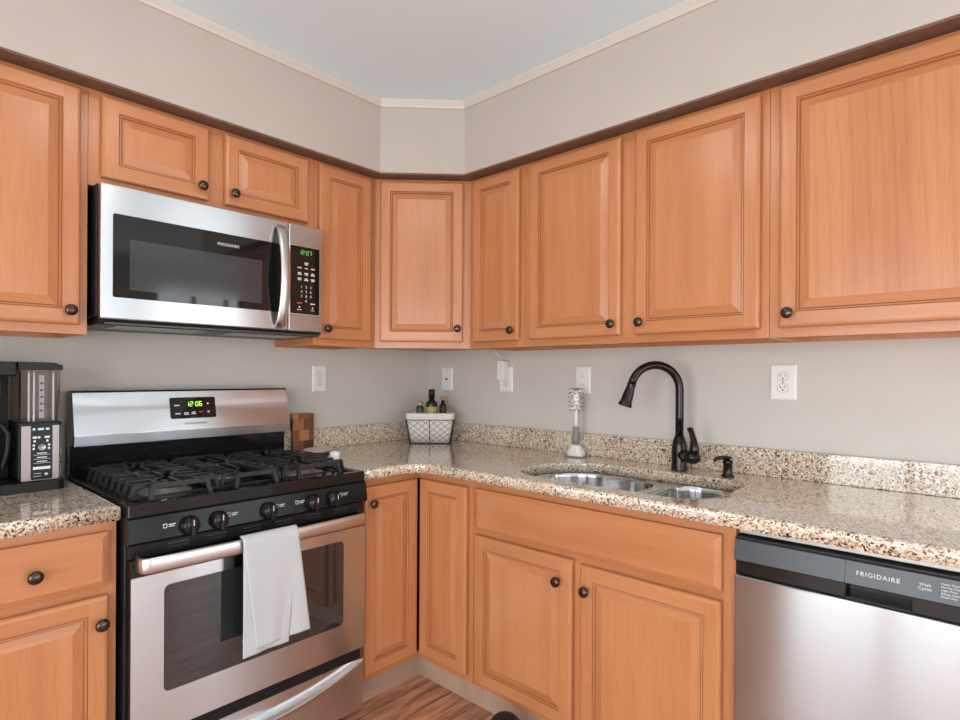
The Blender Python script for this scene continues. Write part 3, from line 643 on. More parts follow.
# oven door
dz0, dz1 = 0.283, 0.758
do = MB(); do.box((0.005, -0.671, dz0), (RW-0.005, -0.641, dz1), 0.004, 2); do = do.build('oven_door', M['black_enamel'], ra)
wx0, wx1, wz0, wz1 = -1.580-RX0, -1.010-RX0, 0.388, 0.678
st_ = MB(); bm = st_.bm
ol = rrect(0.006, RW-0.006, dz0+0.001, 0.714, 0.003, 6); il = rrect(wx0, wx1, wz0, wz1, 0.016, 6)
A = [bm.verts.new((x, -0.6745, z)) for x, z in ol]; B = [bm.verts.new((x, -0.6745, z)) for x, z in il]
A2 = [bm.verts.new((x, -0.6712, z)) for x, z in ol]; B2 = [bm.verts.new((x, -0.6695, z)) for x, z in il]
for a, b_ in ((A, B), (A2, A), (B, B2)):
    for k_ in range(len(a)): bm.faces.new((a[k_], a[(k_+1) % len(a)], b_[(k_+1) % len(a)], b_[k_]))
st_.build('door_skin', M['steel'], do)
MB().prism(rrect(wx0+0.0005, wx1-0.0005, wz0+0.0005, wz1-0.0005, 0.0155, 6), -0.6725, -0.6712, axis=1).build('oven_window', M['oven_glass'], do)
hdl = MB(); hz = 0.752
hp = [(0.020, -0.672, hz), (0.020, -0.700, hz), (0.025, -0.714, hz), (0.040, -0.720, hz)] + [(0.040+(RW-0.092)*k_/8, -0.720-0.008*math.sin(PI*k_/8), hz) for k_ in range(1, 8)] + [(RW-0.052, -0.720, hz), (RW-0.037, -0.714, hz), (RW-0.032, -0.700, hz), (RW-0.032, -0.672, hz)]
hdl.tube(hp, 0.0185, 14, flat=(0.28, 1.12)); hdl.build('handle', M['steel_smooth'], do)
# storage drawer with a curved lip
dw = MB()
def drf(u, v_):
    x = 0.008+(RW-0.016)*u; ridge = 0.232-0.058*(1-(2*u-1)**2)   # lower edge of the finger pull
    z = 0.065+(0.2395-0.065)*v_
    if z >= ridge: y = -0.670-0.008*math.exp(-((z-ridge)/0.005)**2)*(1-(2*u-1)**4)+0.012*(1-math.exp(-((z-ridge)/0.02)**2))
    else: y = -0.670-0.008*math.exp(-((ridge-z)/0.009)**2)*(1-(2*u-1)**4)
    return (x, y, z)
dw.grid(drf, 40, 60); dw.box((0.008, -0.656, 0.065), (RW-0.008, -0.641, 0.238))
dw.build('storage_drawer', M['steel'], ra)
MB().box((0.015, -0.66, 0.240), (RW-0.015, -0.641, 0.282)).build('drawer_gap_panel', M['black_satin'], ra)
# backguard
bg = MB(); prof = [(-0.040, 0.875), (-0.040, 1.190), (-0.094, 1.190), (-0.099, 1.186), (-0.128, 1.046), (-0.124, 1.012), (-0.085, 1.004), (-0.080, 0.875)]
bg.prism(prof, -0.005, RW+0.004, axis=0); bgo = bg.build('backguard', M['black_enamel'], ra)
bs_ = MB(); pr_ = [(-0.0950, 1.1875), (-0.1000, 1.184), (-0.1325, 1.046), (-0.1325, 1.0435), (-0.1275, 1.010), (-0.1245, 1.0105), (-0.1285, 1.046), (-0.0980, 1.184)]
bs_.prism(pr_, -0.002, RW+0.003, axis=0); bs_.build('steel_panel', M['steel'], bgo)
tb = math.atan2(0.0325, 0.138)
dp = MB(); dp.prism(rrect(-0.081, 0.081, -0.0395, 0.0395, 0.006, 4), 0.0, -0.0015, axis=1)
dpo = dp.build('display', M['black_glass'], bgo); dpo.location = (-1.294-RX0, -0.11475, 1.1225); dpo.rotation_euler = (-tb, 0, 0)
dg = MB(); digits(dg, '12:06', -0.025, 0.006, -0.0016, 0.0082, 0.0165, 0.005, 0.12); dg.build('clock_digits', M['led'], dpo)
TR = (PI/2, 0, 0)
for cx_, cz_, w_, h_ in ((-0.058, 0.010, 0.018, 0.004), (-0.056, -0.021, 0.018, 0.004), (-0.026, -0.019, 0.016, 0.003), (-0.026, -0.024, 0.018, 0.003), (-0.001, -0.017, 0.012, 0.003), (-0.001, -0.0225, 0.016, 0.003)):
    MB().box((cx_-w_/2, -0.0015, cz_-h_/2), (cx_+w_/2, -0.0019, cz_+h_/2)).build('button_lettering', M['print'], dpo)
for s_, cz_ in ((1, 0.015), (-1, -0.018)):
    MB().prism([(0.048, cz_-0.003*s_), (0.058, cz_-0.003*s_), (0.053, cz_+0.004*s_)], -0.0015, -0.0019, axis=1).build('arrow_button', M['print'], dpo)
MB().box((0.018, -0.0015, -0.019), (0.032, -0.0019, -0.015)).build('cancel_mark', M['print_red'], dpo)
text('brand_lettering', 'FRIGIDAIRE', 0.0125, (-1.290-RX0, -0.1298, 1.0655), (PI/2-tb, 0, 0), M['print_grey'], bgo, spacing=1.25)
# burners and grates
BURN = [(0.155, -0.21), (0.153, -0.48), (RW/2, -0.355), (RW-0.155, -0.21), (RW-0.153, -0.48)]
for i, (x, y) in enumerate(BURN):
    rb = (0.042, 0.052, 0.036, 0.042, 0.048)[i]
    m_ = MB(); m_.lathe([(rb+0.022, 0.8945), (rb+0.018, 0.900), (rb+0.006, 0.902), (rb, 0.912), (rb-0.006, 0.913)], (x, y, 0), n=28)
    bo = m_.build('burner', M['aluminium'], ra)
    m_ = MB(); m_.lathe([(rb-0.002, 0.9115), (rb, 0.914), (rb-0.001, 0.920), (rb-0.006, 0.923), (0.001, 0.923)], (x, y, 0), n=28); m_.build('burner_cap', M['cast_iron'], bo)
def grate(x0, x1, centres, nb):
    g_ = MB(); zt = 0.936; yb, yf = -0.125, -0.602; w_ = 0.009; hh = 0.012; zf = 0.900; W_ = x1-x0
    xm = (x0+x1)/2
    for i in range(nb):                                   # fingers running in from both sides, ends bent down as feet
        y = yb+(yf-yb)*(i+0.5)/nb
        near = min(abs(c_[1]-y) for c_ in centres)
        L_ = W_*(0.40 if near < 0.03 else 0.30)
        for a, sg in ((x0, 1), (x1, -1)):
            g_.bar((a+sg*0.010, y, zt), (a+sg*L_, y, zt), w_, hh); g_.bar((a+sg*0.011, y, zt+0.003), (a+sg*0.001, y, zf), w_, hh*0.8)
    for a in (x0+W_*0.29, x1-W_*0.29):                    # inner rails, open over the burners
        ys = [yb]+[v_ for c_ in sorted(centres, key=lambda q_: -q_[1]) for v_ in (c_[1]+0.055, c_[1]-0.055)]+[yf]
        for p_, q_ in zip(ys[::2], ys[1::2]): g_.bar((a, p_, zt), (a, q_, zt), w_, hh)
    ym = (yb+yf)/2
    g_.bar((x0+0.010, ym, zt), (x1-0.010, ym, zt), w_, hh)
    for cx_, cy_ in centres:                              # diamond fingers round each burner
        for sx_, sy_ in ((-1, -1), (1, -1), (1, 1), (-1, 1)):
            g_.bar((cx_+sx_*W_*0.21, cy_+sy_*0.055, zt+0.001), (cx_+sx_*0.024, cy_+sy_*0.022, zt+0.001), w_, hh)
        for sy_ in (-1, 1): g_.bar((cx_, cy_+sy_*0.120, zt), (cx_, cy_+sy_*0.030, zt), w_, hh)
    for y, dy_ in ((yf, -0.010), (yb, 0.010)):            # front and back arches
        g_.bar((x0+W_*0.20, y, zt), (x1-W_*0.20, y, zt), w_, hh)
        for x, sg in ((x0+W_*0.20, -1), (x1-W_*0.20, 1)): g_.bar((x, y, zt+0.003), (x+sg*0.008, y+dy_, zf), w_*1.3, hh*0.9)
    for y in (yf+0.02, yb-0.02): g_.bar((x0+0.004, y, zf+0.004), (x1-0.004, y, zf+0.004), 0.006, 0.006)
    for x in (x0+0.004, x1-0.004): g_.bar((x, yb-0.02, zf+0.004), (x, yf+0.02, zf+0.004), 0.006, 0.006)
    g_.build('grate', M['cast_iron'], ra)
grate(0.030, 0.272, BURN[0:2], 8); grate(0.278, RW-0.278, [BURN[2]], 8); grate(RW-0.272, RW-0.030, BURN[3:5], 8)

# dish towel over the oven handle
tw = MB()
hx0, hx1 = -1.394, -1.221
def sheet(side_in, z_end, x_off, thick, back_end, wid0, wid1, skew):
    path = []
    yc, zc_, r_ = -0.7265, hz, 0.0215+thick
    for k_ in range(6): path.append((-0.706, back_end+(zc_-0.01-back_end)*k_/5))
    for k_ in range(0, 9):
        t = PI*k_/8; path.append((yc+0.0 + (r_*0.62+0.004)*math.cos(t), zc_+0.004+r_*math.sin(t)))
    for k_ in range(1, 26): path.append((yc-r_*0.62-0.004-0.004*k_/25*0, zc_-(zc_-z_end)*k_/25))
    nP = len(path)-1
    def f_(u, v_):
        i = v_*nP; a = int(min(nP-1, i)); t = i-a
        y = path[a][0]*(1-t)+path[a+1][0]*t; z = path[a][1]*(1-t)+path[a+1][1]*t
        d = max(0, (hz-z)/(hz-z_end)) if v_ > 0.3 else 0
        wdt_ = wid0+(wid1-wid0)*d
        x = hx0+x_off*d+wdt_*u+(0.016*(1-2*u) if v_ < 0.22 else 0)
        z2 = z+(u*0.022*skew if v_ > 0.5 else 0)*d
        fold = (0.006*math.sin(5.2*u+1.1*d+0.6)+0.003*math.sin(13*u+4*d))*d if v_ > 0.3 else 0
        return (x, min(y-fold*0.5-0.002*d, -0.682), z2)
    tw.grid(f_, 26, nP*2)
sheet(0, 0.452, 0.036, 0.0045, 0.47, hx1-hx0, 0.176, 0.1)
sheet(1, 0.436, -0.002, 0.000, 0.46, hx1-hx0, 0.142, 0.1)
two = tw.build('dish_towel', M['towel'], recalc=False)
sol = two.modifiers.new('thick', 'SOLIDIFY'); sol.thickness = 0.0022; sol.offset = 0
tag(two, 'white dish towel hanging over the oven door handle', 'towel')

# ------------------------------------------------------------------ microwave
mw = thing('microwave_oven', 'stainless over-the-range microwave below the short cabinet', 'microwave', (-1.6645, 0, 0))
MWW = 0.750; z0, z1 = 1.408, 1.8172
b = MB(); b.box((0.001, -0.352, z0+0.012), (MWW-0.001, -0.004, z1-0.0005), 0.002, 1); b.build('body', M['black_satin'], mw)
xs_ = -1.061+1.6645   # door / panel split
dm = MB(); dm.box((0.004, -0.385, z0+0.004), (xs_-0.001, -0.354, z1-0.004), 0.004, 2); dmo = dm.build('door', M['steel'], mw)
MB().prism(rrect(0.036, xs_-0.012, 1.478, 1.728, 0.006, 4), -0.3852, -0.3864, axis=1).build('door_glass', M['black_glass'], dmo)
MB().prism(rrect(0.080, 0.500, 1.503, 1.656, 0.002, 3), -0.3865, -0.3868, axis=1).build('window_screen', M['window_mesh'], dmo)
text('brand_lettering', 'FRIGIDAIRE', 0.0135, (-1.285+1.6645, -0.3866, 1.690), TR, M['print'], dmo, spacing=1.1)
hm = MB(); hxm = xs_-0.038
hpts = [(hxm, -0.384, 1.792), (hxm, -0.398, 1.788)] + [(hxm+0.0, -0.402-0.034*math.sin(PI*k_/16)**0.8, 1.786-(1.786-1.430)*k_/16) for k_ in range(1, 16)] + [(hxm, -0.398, 1.428), (hxm, -0.384, 1.424)]
hm.tube(hpts, 0.0125, 14, flat=(1.5, 0.6)); hm.build('handle', M['steel_smooth'], dmo)
pm = MB(); pm.box((xs_+0.001, -0.385, z0+0.004), (MWW-0.002, -0.354, z1-0.004), 0.004, 2); pmo = pm.build('control_panel', M['steel'], mw)
px0, px1 = -1.054+1.6645, -0.932+1.6645
MB().prism(rrect(px0-0.001, px1+0.0025, 1.4755, 1.7355, 0.005, 4), -0.3852, -0.3860, axis=1).build('panel_rim', M['steel_smooth'], pmo)
ko = MB().prism(rrect(px0, px1, 1.478, 1.733, 0.004, 4), -0.3861, -0.3868, axis=1).build('keypad', M['black_glass'], pmo)
dg = MB(); digits(dg, '12:07', px0+0.034, 1.704, -0.3868, 0.0078, 0.0145, 0.0045, 0.12); dg.build('clock_digits', M['led_dim'], ko)
def KL(a, b_): return MB().box(a, b_).build('key_lettering', M['print'], ko)
kx = [px0+0.037, px0+0.065, px0+0.093]

text('keypad_numbers', '1  2  3\n4  5  6\n7  8  9\n   0   ', 0.0135, ((px0+px1)/2+0.004, -0.3872, 1.5535), TR, M['print'], ko, spacing=1.25, line=1.32)
for row, zz in enumerate((1.672, 1.652, 1.633, 1.612)):
    for c_ in range(3):
        if row == 0 and c_ != 1: continue
        for ln in range(2 if row in (2, 3, 0) else 1):
            ww = 0.017 if (row+c_+ln) % 2 else 0.013
            KL((kx[c_]-ww/2, -0.3868, zz-0.0055*ln-0.0018), (kx[c_]+ww/2, -0.3873, zz-0.0055*ln+0.0018))
KL((kx[2]-0.010, -0.3868, 1.5165), (kx[2]+0.010, -0.3873, 1.5205)); KL((kx[0]-0.003, -0.3868, 1.5), (kx[0]+0.003, -0.3873, 1.506)); KL((kx[2]-0.003, -0.3868, 1.5), (kx[2]+0.003, -0.3873, 1.506)); KL((kx[0]-0.010, -0.3868, 1.4925), (kx[0]+0.010, -0.3873, 1.4945)); KL((kx[2]-0.008, -0.3868, 1.4925), (kx[2]+0.008, -0.3873, 1.4945))
MB().box((kx[0]-0.011, -0.3868, 1.516), (kx[0]+0.011, -0.3873, 1.5215)).build('stop_mark', M['print_red'], ko)
u = MB(); u.prism([(-0.354, 1.416), (-0.380, 1.411), (-0.378, 1.407), (-0.34, 1.3965), (-0.03, 1.3965), (-0.006, 1.405), (-0.006, 1.416)], 0.006, MWW-0.006, axis=0); uo = u.build('underside', M['black_satin'], mw)
u = MB()
for x in (0.06, 0.42): u.box((x, -0.33, 1.3935), (x+0.27, -0.20, 1.3965), 0.001, 1)
u.build('grease_filter', M['aluminium'], uo)
u = MB(); u.box((0.02, -0.366, 1.3985), (MWW-0.02, -0.346, 1.4035)); u.build('vent_lip', M['panel_grey'], uo)

# ------------------------------------------------------------------ dishwasher
dwr = thing('dishwasher', 'stainless dishwasher at the end of the sink run', 'dishwasher', (0, -1.842, 0), RIGHT)
DWW = 0.598; xf = -0.640
MB().box((0.002, -0.585, 0.02), (DWW-0.002, -0.03, 0.866), 0).build('body', M['black_satin'], dwr)
MB().box((0.002, -0.600, 0.848), (DWW-0.002, -0.585, 0.866)).build('top_strip', M['aluminium'], dwr)
d_ = MB(); d_.box((0.002, xf, 0.108), (DWW-0.002, xf+0.05, 0.750), 0.004, 2); ddo = d_.build('door', M['steel_dw'], dwr)
p_ = MB(); p_.prism([(-0.590, 0.842), (-0.628, 0.842), (-0.634, 0.838), (-0.642, 0.789), (-0.638, 0.786), (-0.590, 0.786)], 0.002, 0.241, axis=0)
p_.prism([(-0.590, 0.842), (-0.628, 0.842), (-0.634, 0.838), (-0.642, 0.789), (-0.638, 0.786), (-0.590, 0.786)], 0.2418, DWW-0.002, axis=0)
po = p_.build('control_panel', M['panel_grey'], dwr)
p_ = MB(); PX0, PX1 = 0.241, 0.361
p_.box((0.002, -0.628, 0.7505), (PX0, -0.590, 0.786), 0.001, 1); p_.box((PX1, -0.628, 0.7505), (DWW-0.002, -0.590, 0.786), 0.001, 1); p_.box((PX0, -0.600, 0.7505), (PX1, -0.590, 0.786)); p_.box((PX0, -0.634, 0.7505), (PX1, -0.600, 0.757), 0.001, 1)
p_.build('pocket_handle', M['black_enamel'], dwr)
MB().box((0.03, -0.56, 0.0), (DWW-0.03, -0.53, 0.105)).build('toe_panel', M['black_satin'], dwr)
tl = math.atan2(0.008, 0.049); RT = (PI/2-tl, 0, 0)
text('brand_lettering', 'FRIGIDAIRE', 0.0135, (0.302, -0.6384, 0.8145), RT, M['print'], po, spacing=1.18)
text('wash_cycles_printing', 'Wash\nCycles', 0.0085, (0.384, -0.6388, 0.8145), RT, M['print'], po, line=0.95)
text('cycle_list', 'Heavy Wash\nNormal Wash\nLight Wash\nEnergy Saver\nRinse Only', 0.0058, (0.410, -0.6385, 0.8145), RT, M['print'], po, 'LEFT', line=1.1)
text('wash_temp_printing', 'Wash\nTemp', 0.0085, (0.462, -0.6388, 0.8145), RT, M['print'], po, line=0.95)

# ------------------------------------------------------------------ wall plates
def plate(label, loc, rz, kind, group, w_=0.074, h_=0.119):
    r_ = thing({'duplex': 'wall_outlet', 'jack': 'wall_jack_plate', 'switch': 'wall_switch_plate'}[kind], label, 'outlet' if kind == 'duplex' else 'wall plate', loc, rz, group)
    p_ = MB(); bm = p_.bm
    rings = [[bm.verts.new((x, y, z)) for x, z in rrect(-w_/2+i, w_/2-i, -h_/2+i, h_/2-i, 0.003, 3)] for i, y in ((0, -0.0005), (0, -0.003), (0.003, -0.0055), (0.006, -0.0065))]
    for a, b_ in zip(rings, rings[1:]):
        for k_ in range(len(a)): bm.faces.new((a[k_], a[(k_+1) % len(a)], b_[(k_+1) % len(a)], b_[k_]))
    bm.faces.new(rings[-1]); bm.faces.new(rings[0]); p_.build('cover_plate', M['white_plastic'], r_)
    if kind == 'duplex':
        for cz in (0.0195, -0.0195):
            MB().prism(rrect(-0.0175, 0.0175, cz-0.0148, cz+0.0148, 0.0125, 5), -0.0063, -0.0068, axis=1).build('socket_seam', M['seam'], r_)
            so = MB().prism(rrect(-0.0165, 0.0165, cz-0.0138, cz+0.0138, 0.012, 5), -0.0064, -0.0076, axis=1).build('socket', M['white_plastic'], r_)
            MB().box((-0.0085, -0.0076, cz-0.001), (-0.0060, -0.0079, cz+0.008)).build('slot', M['slot'], so); MB().box((0.0055, -0.0076, cz), (0.0078, -0.0079, cz+0.007)).build('slot', M['slot'], so)
            MB().lathe([(0.0028, 0.0076), (0.0028, 0.0079), (0.0005, 0.0079)], (0, 0, cz-0.007), 'Y', 12).build('slot', M['slot'], so)
        MB().lathe([(0.003, 0.0065), (0.003, 0.0072), (0.0005, 0.0074)], (0, 0, 0), 'Y', 12).build('screw', M['print_grey'], r_)
    elif kind == 'jack':
        MB().lathe([(0.0062, 0.0065), (0.0062, 0.010), (0.0005, 0.0101)], (0, 0, 0), 'Y', 12).build('jack', M['slot'], r_)
        for cz in (0.042, -0.042): MB().lathe([(0.0035, 0.0065), (0.0035, 0.0072), (0.0005, 0.0074)], (0, 0, cz), 'Y', 12).build('screw', M['print_grey'], r_)
    else:
        so = MB().prism(rrect(-0.0165, 0.0165, -0.033, 0.033, 0.002, 3), -0.0064, -0.0078, axis=1).build('socket', M['white_plastic'], r_)
        for cz in (0.012, -0.026):
            for x_ in (-0.0085, 0.0055): MB().box((x_, -0.0078, cz), (x_+0.0024, -0.0081, cz+0.0075)).build('slot', M['seam'], so)
    return r_
plate('white outlet on the wall between range and corner basket', (-0.6915, 0, 1.2285), 0, 'duplex', 'white wall plates')
plate('white jack plate with one dark centre hole, above the wire basket', (0, -0.1465, 1.227), RIGHT, 'jack', 'white wall plates', 0.083, 0.122)
plate('white outlet half covered by a plugged-in adapter', (0, -0.559, 1.2285), RIGHT, 'duplex', 'white wall plates', 0.083, 0.122)
plate('white wall plate behind the dish brush', (0, -0.9965, 1.231), RIGHT, 'switch', 'white wall plates')
plate('white outlet on the wall above the dishwasher', (0, -1.7925, 1.231), RIGHT, 'duplex', 'white wall plates', 0.083, 0.122)
ad_ = thing('power_adapter', 'white plug-in adapter with a cord running up under the cabinet', 'adapter', (0, -0.557, 1.272), RIGHT)
MB().box((-0.026, -0.042, -0.046), (0.020, -0.0082, 0.046), 0.004, 2).build('adapter_body', M['white_plastic'], ad_)
MB().tube([(-0.004, -0.03, 0.044), (-0.006, -0.034, 0.062), (-0.014, -0.05, 0.078), (-0.022, -0.06, 0.094), (-0.022, -0.06, 0.1075)], 0.0024, 8).build('cord', M['white_plastic'], ad_)

# ------------------------------------------------------------------ dish brush in holder
db = thing('dish_brush', 'white dish brush standing in a grey and white holder', 'brush', (-0.082, -1.012, ZC))
hb = MB(); bm = hb.bm; rings = []
for sx_, sy_, z, ex in ((0.026, 0.036, 0.0, 0), (0.028, 0.039, 0.004, 0), (0.028, 0.039, 0.020, 0), (0.024, 0.033, 0.030, 0), (0.018, 0.022, 0.046, 0), (0.0145, 0.0155, 0.052, 0)):
    rings.append([bm.verts.new((sx_*math.copysign(abs(math.cos(t))**0.7, math.cos(t)), sy_*math.copysign(abs(math.sin(t))**0.7, math.sin(t)), z)) for t in [2*PI*k_/28 for k_ in range(28)]])
for a, b_ in zip(rings, rings[1:]):
    for k_ in range(28): bm.faces.new((a[k_], a[(k_+1) % 28], b_[(k_+1) % 28], b_[k_])).smooth = True
bm.faces.new(rings[0]); bm.faces.new(rings[-1]); hb.build('holder', M['ceramic_white'], db)
MB().box((-0.0285, -0.0395, 0.0), (0.0285, 0.0395, 0.006), 0.0055, 3).build('holder_foot', M['grey_rubber'], db)
MB().lathe([(0.014, 0.050), (0.0165, 0.065), (0.0160, 0.085), (0.0120, 0.122), (0.0095, 0.128)], n=16).build('grip', M['grey_rubber'], db)
MB().lathe([(0.0090, 0.126), (0.0072, 0.16), (0.0072, 0.195), (0.010, 0.205), (0.0125, 0.225), (0.0125, 0.262), (0.009, 0.274), (0.001, 0.277)], n=16).build('stem', M['ceramic_white'], db)
br_ = MB(); bd = MB(); br_.lathe([(0.007, 0.203), (0.0125, 0.210), (0.0140, 0.240), (0.0125, 0.272), (0.006, 0.280)], n=20)
for i in range(6):
    z = 0.211+i*0.0130
    for k_ in range(9):
        t = 2*PI*(k_+0.5*(i % 2))/9; L_ = 0.033*(0.80+0.2*math.sin(PI*(i+1)/8))
        a = Vector((0.009*math.cos(t), 0.009*math.sin(t), z)); e = Vector((L_*math.cos(t), L_*math.sin(t), z+(i-2.5)*0.0055))
        m_ = a+(e-a)*0.74
        br_.bar(a, m_, 0.0050, 0.0042); bd.bar(m_, e, 0.0050, 0.0042)
for k_ in range(8):
    t = 2*PI*k_/8; a = Vector((0.004*math.cos(t), 0.004*math.sin(t), 0.272)); e = Vector((0.014*math.cos(t), 0.014*math.sin(t), 0.289)); br_.bar(a, a+(e-a)*0.5, 0.0032, 0.0032); bd.bar(a+(e-a)*0.5, e, 0.0034, 0.0034)
o_ = br_.build('bristles', M['ceramic_white'], db); bd.build('bristle_tips', M['seam'], o_)

# ------------------------------------------------------------------ wire basket with bottles in the corner
BC = Vector((-0.165, -0.197)); ang = math.radians(-48)
bk = thing('wire_basket', 'small wire basket lined with white cloth in the counter corner', 'basket', (BC.x, BC.y, ZC), ang)
def bring(s_, z, hw_=0.0965, hd_=0.066): return [(x*s_, y*s_, z) for x, y in rrect(-hw_, hw_, -hd_, hd_, 0.016, 4)]
lin = MB(); bm = lin.bm
prof_ = [(1.0, 0.004), (1.09, 0.075), (1.19, 0.146), (1.235, 0.149), (1.245, 0.140), (1.235, 0.118), (1.215, 0.116)]
prof2 = [(1.17, 0.143), (1.07, 0.075), (0.98, 0.010)]
R_ = [[bm.verts.new(p_) for p_ in bring(s_, z)] for s_, z in [(1.215, 0.116), (1.245, 0.118), (1.255, 0.142), (1.235, 0.1535), (1.19, 0.150)] + prof2]
for a, b_ in zip(R_, R_[1:]):
    for k_ in range(len(a)): bm.faces.new((a[k_], a[(k_+1) % len(a)], b_[(k_+1) % len(a)], b_[k_])).smooth = True
O_ = [[bm.verts.new(p_) for p_ in bring(s_, z)] for s_, z in [(1.19, 0.118), (1.09, 0.06), (1.0, 0.004)]]
for a, b_ in zip(O_, O_[1:]):
    for k_ in range(len(a)): bm.faces.new((a[k_], a[(k_+1) % len(a)], b_[(k_+1) % len(a)], b_[k_])).smooth = True
bm.faces.new(O_[-1]); bm.faces.new(R_[-1]); lin.build('cloth_liner', M['linen'], bk)
wr = MB()
def pt_on(side, u_, v_):
    s_ = 1.012+0.19*v_; z = 0.003+0.116*v_; hw_, hd_ = 0.0985*s_, 0.068*s_
    return {0: (-hw_+2*hw_*u_, -hd_, z), 1: (hw_, -hd_+2*hd_*u_, z), 2: (hw_-2*hw_*u_, hd_, z), 3: (-hw_, hd_-2*hd_*u_, z)}[side]
for side in range(4):
    n = 6 if side % 2 == 0 else 4
    vs_ = 0.55 if side % 2 == 0 else 0.8     # rise per width for the lattice
    for k_ in range(-n, n+1):
        for sg in (1, -1):
            u0 = k_/n; sp_ = 0.66 if side % 2 == 0 else 0.95
            ua, va, ub, vb = u0, 0.0, u0+sp_, 1.0
            if sg < 0: ua, ub = 1-ua, 1-ub
            seg = []
            for j in range(13):
                t = j/12; uu = ua+(ub-ua)*t
                if 0.0 <= uu <= 1.0: seg.append(pt_on(side, uu, va+(vb-va)*t))
            if len(seg) > 1: wr.tube([seg[0], seg[-1]], 0.0008, 5)
    wr.tube([pt_on(side, 0.5, 0), pt_on(side, 0.5, 1)], 0.0016, 6); wr.tube([pt_on(side, 0, 0), pt_on(side, 0, 1)], 0.0016, 6)
    for v_ in (0.0, 1.0): wr.tube([pt_on(side, 0, v_), pt_on(side, 1, v_)], 0.0018, 6)
wr.build('wire_frame', M['wire'], bk)
def bottle(label, lx, ly, prof, capprof, m_, capm, lab=None, n=22):
    c_, s_ = math.cos(ang), math.sin(ang)
    o_ = MB().lathe(prof, n=n).build('bottle', m_); o_.location = (BC.x+lx*c_-ly*s_, BC.y+lx*s_+ly*c_, ZC+0.0102)
    MB().lathe(capprof, n=18).build('cap', capm, o_)
    if lab: MB().lathe(lab, n=n).build('paper_label', M['bottle_label'], o_)
    tag(o_, label, 'bottle', 'bottles in the wire basket')
bottle('small bottle with a gold cap, standing in the wire basket', -0.056, -0.012, [(0.019, 0), (0.020, 0.004), (0.020, 0.166), (0.016, 0.174), (0.012, 0.178)], [(0.0125, 0.178), (0.0135, 0.180), (0.0135, 0.197), (0.001, 0.198)], M['bottle_clear'], M['gold_cap'])
bottle('tallest dark bottle, black neck, in the middle of the wire basket', 0.002, 0.006, [(0.029, 0), (0.030, 0.004), (0.030, 0.186), (0.027, 0.197), (0.0155, 0.203), (0.0150, 0.222)], [(0.0160, 0.216), (0.0165, 0.256), (0.0145, 0.259), (0.001, 0.260)], M['bottle_dark'], M['black_satin'], [(0.0303, 0.120), (0.0305, 0.121), (0.0305, 0.170), (0.0303, 0.171)])
bottle('small bottle with a cork stopper, standing in the wire basket', 0.060, 0.006, [(0.018, 0), (0.019, 0.004), (0.019, 0.172), (0.013, 0.185), (0.009, 0.190), (0.009, 0.208)], [(0.0095, 0.204), (0.0140, 0.210), (0.0140, 0.222), (0.001, 0.223)], M['bottle_dark'], M['cork'])

# ------------------------------------------------------------------ cutting board, bowl, white cup
cb = MB().box((-0.052, -0.011, 0), (0.052, 0.011, 0.168), 0.004, 2).build('cutting_board', M['butcher'])
cb.location = (-0.797, -0.0365, ZC); tag(cb, 'checkered brown wood board upright against the backsplash by the range', 'cutting board')
bo_ = thing('small_bowl', 'small dark metal bowl with a pale rim on the counter behind the right burners', 'bowl', (-0.846, -0.250, ZC))
MB().lathe([(0.030, 0), (0.036, 0.004), (0.050, 0.020), (0.0555, 0.034), (0.054, 0.035), (0.047, 0.020), (0.030, 0.006), (0.001, 0.005)], n=32).build('body', M['pewter'], bo_)
MB().lathe([(0.0545, 0.0335), (0.057, 0.035), (0.057, 0.038), (0.0535, 0.039), (0.052, 0.034)], n=32).build('rim', M['rim_rose'], bo_); bo_.scale = (1.1, 1.1, 0.88)
cu = MB().lathe([(0.014, 0), (0.018, 0.003), (0.021, 0.02), (0.0215, 0.036), (0.0195, 0.037), (0.018, 0.02), (0.012, 0.006), (0.001, 0.005)], n=24).build('ramekin', M['ceramic_white'])
cu.location = (-0.858, -0.388, ZC); tag(cu, 'little white dish on the counter beside the right burners', 'dish')

# ------------------------------------------------------------------ coffee maker
cm = thing('coffee_maker', 'black and steel coffee maker with a smoky water tank', 'coffee maker', (-1.776, -0.16, ZC))
b = MB()
b.prism(rrect(-0.22, 0.056, -0.118, 0.10, 0.022, 5), 0, 0.028); b.build('base', M['blk_lid'], cm)
b = MB(); b.box((-0.052, -0.088, 0.028), (0.046, 0.09, 0.195), 0.012, 3); b.build('tower', M['black_satin'], cm)
b = MB(); b.prism(rrect(-0.046, 0.043, 0.030, 0.194, 0.004, 3), -0.088, -0.098, axis=1); to = b.build('front_plate', M['rose_steel'], cm)
pn = MB().prism(rrect(-0.024, 0.027, 0.032, 0.193, 0.004, 3), -0.0985, -0.1005, axis=1).build('control_panel', M['black_panel'], to)
pk = MB()
for z, xs2 in ((0.177, ((-0.018, 0.006), (-0.006, 0.014), (0.013, 0.008))), (0.153, ((-0.018, 0.010), (-0.006, 0.006), (0.010, 0.012))), (0.142, ((-0.016, 0.005), (0.014, 0.005))), (0.130, ((-0.018, 0.005), (0.018, 0.005))), (0.120, ((-0.018, 0.005), (0.018, 0.005)))):
    for x, w_ in xs2: pk.box((x-0.002, -0.1005, z), (x+w_-0.002, -0.1010, z+0.006))
for z in (0.108, 0.096, 0.084): pk.box((-0.010, -0.1005, z), (0.014, -0.1010, z+0.0025)); pk.box((-0.018, -0.1005, z-0.004), (0.022, -0.1008, z-0.0032))
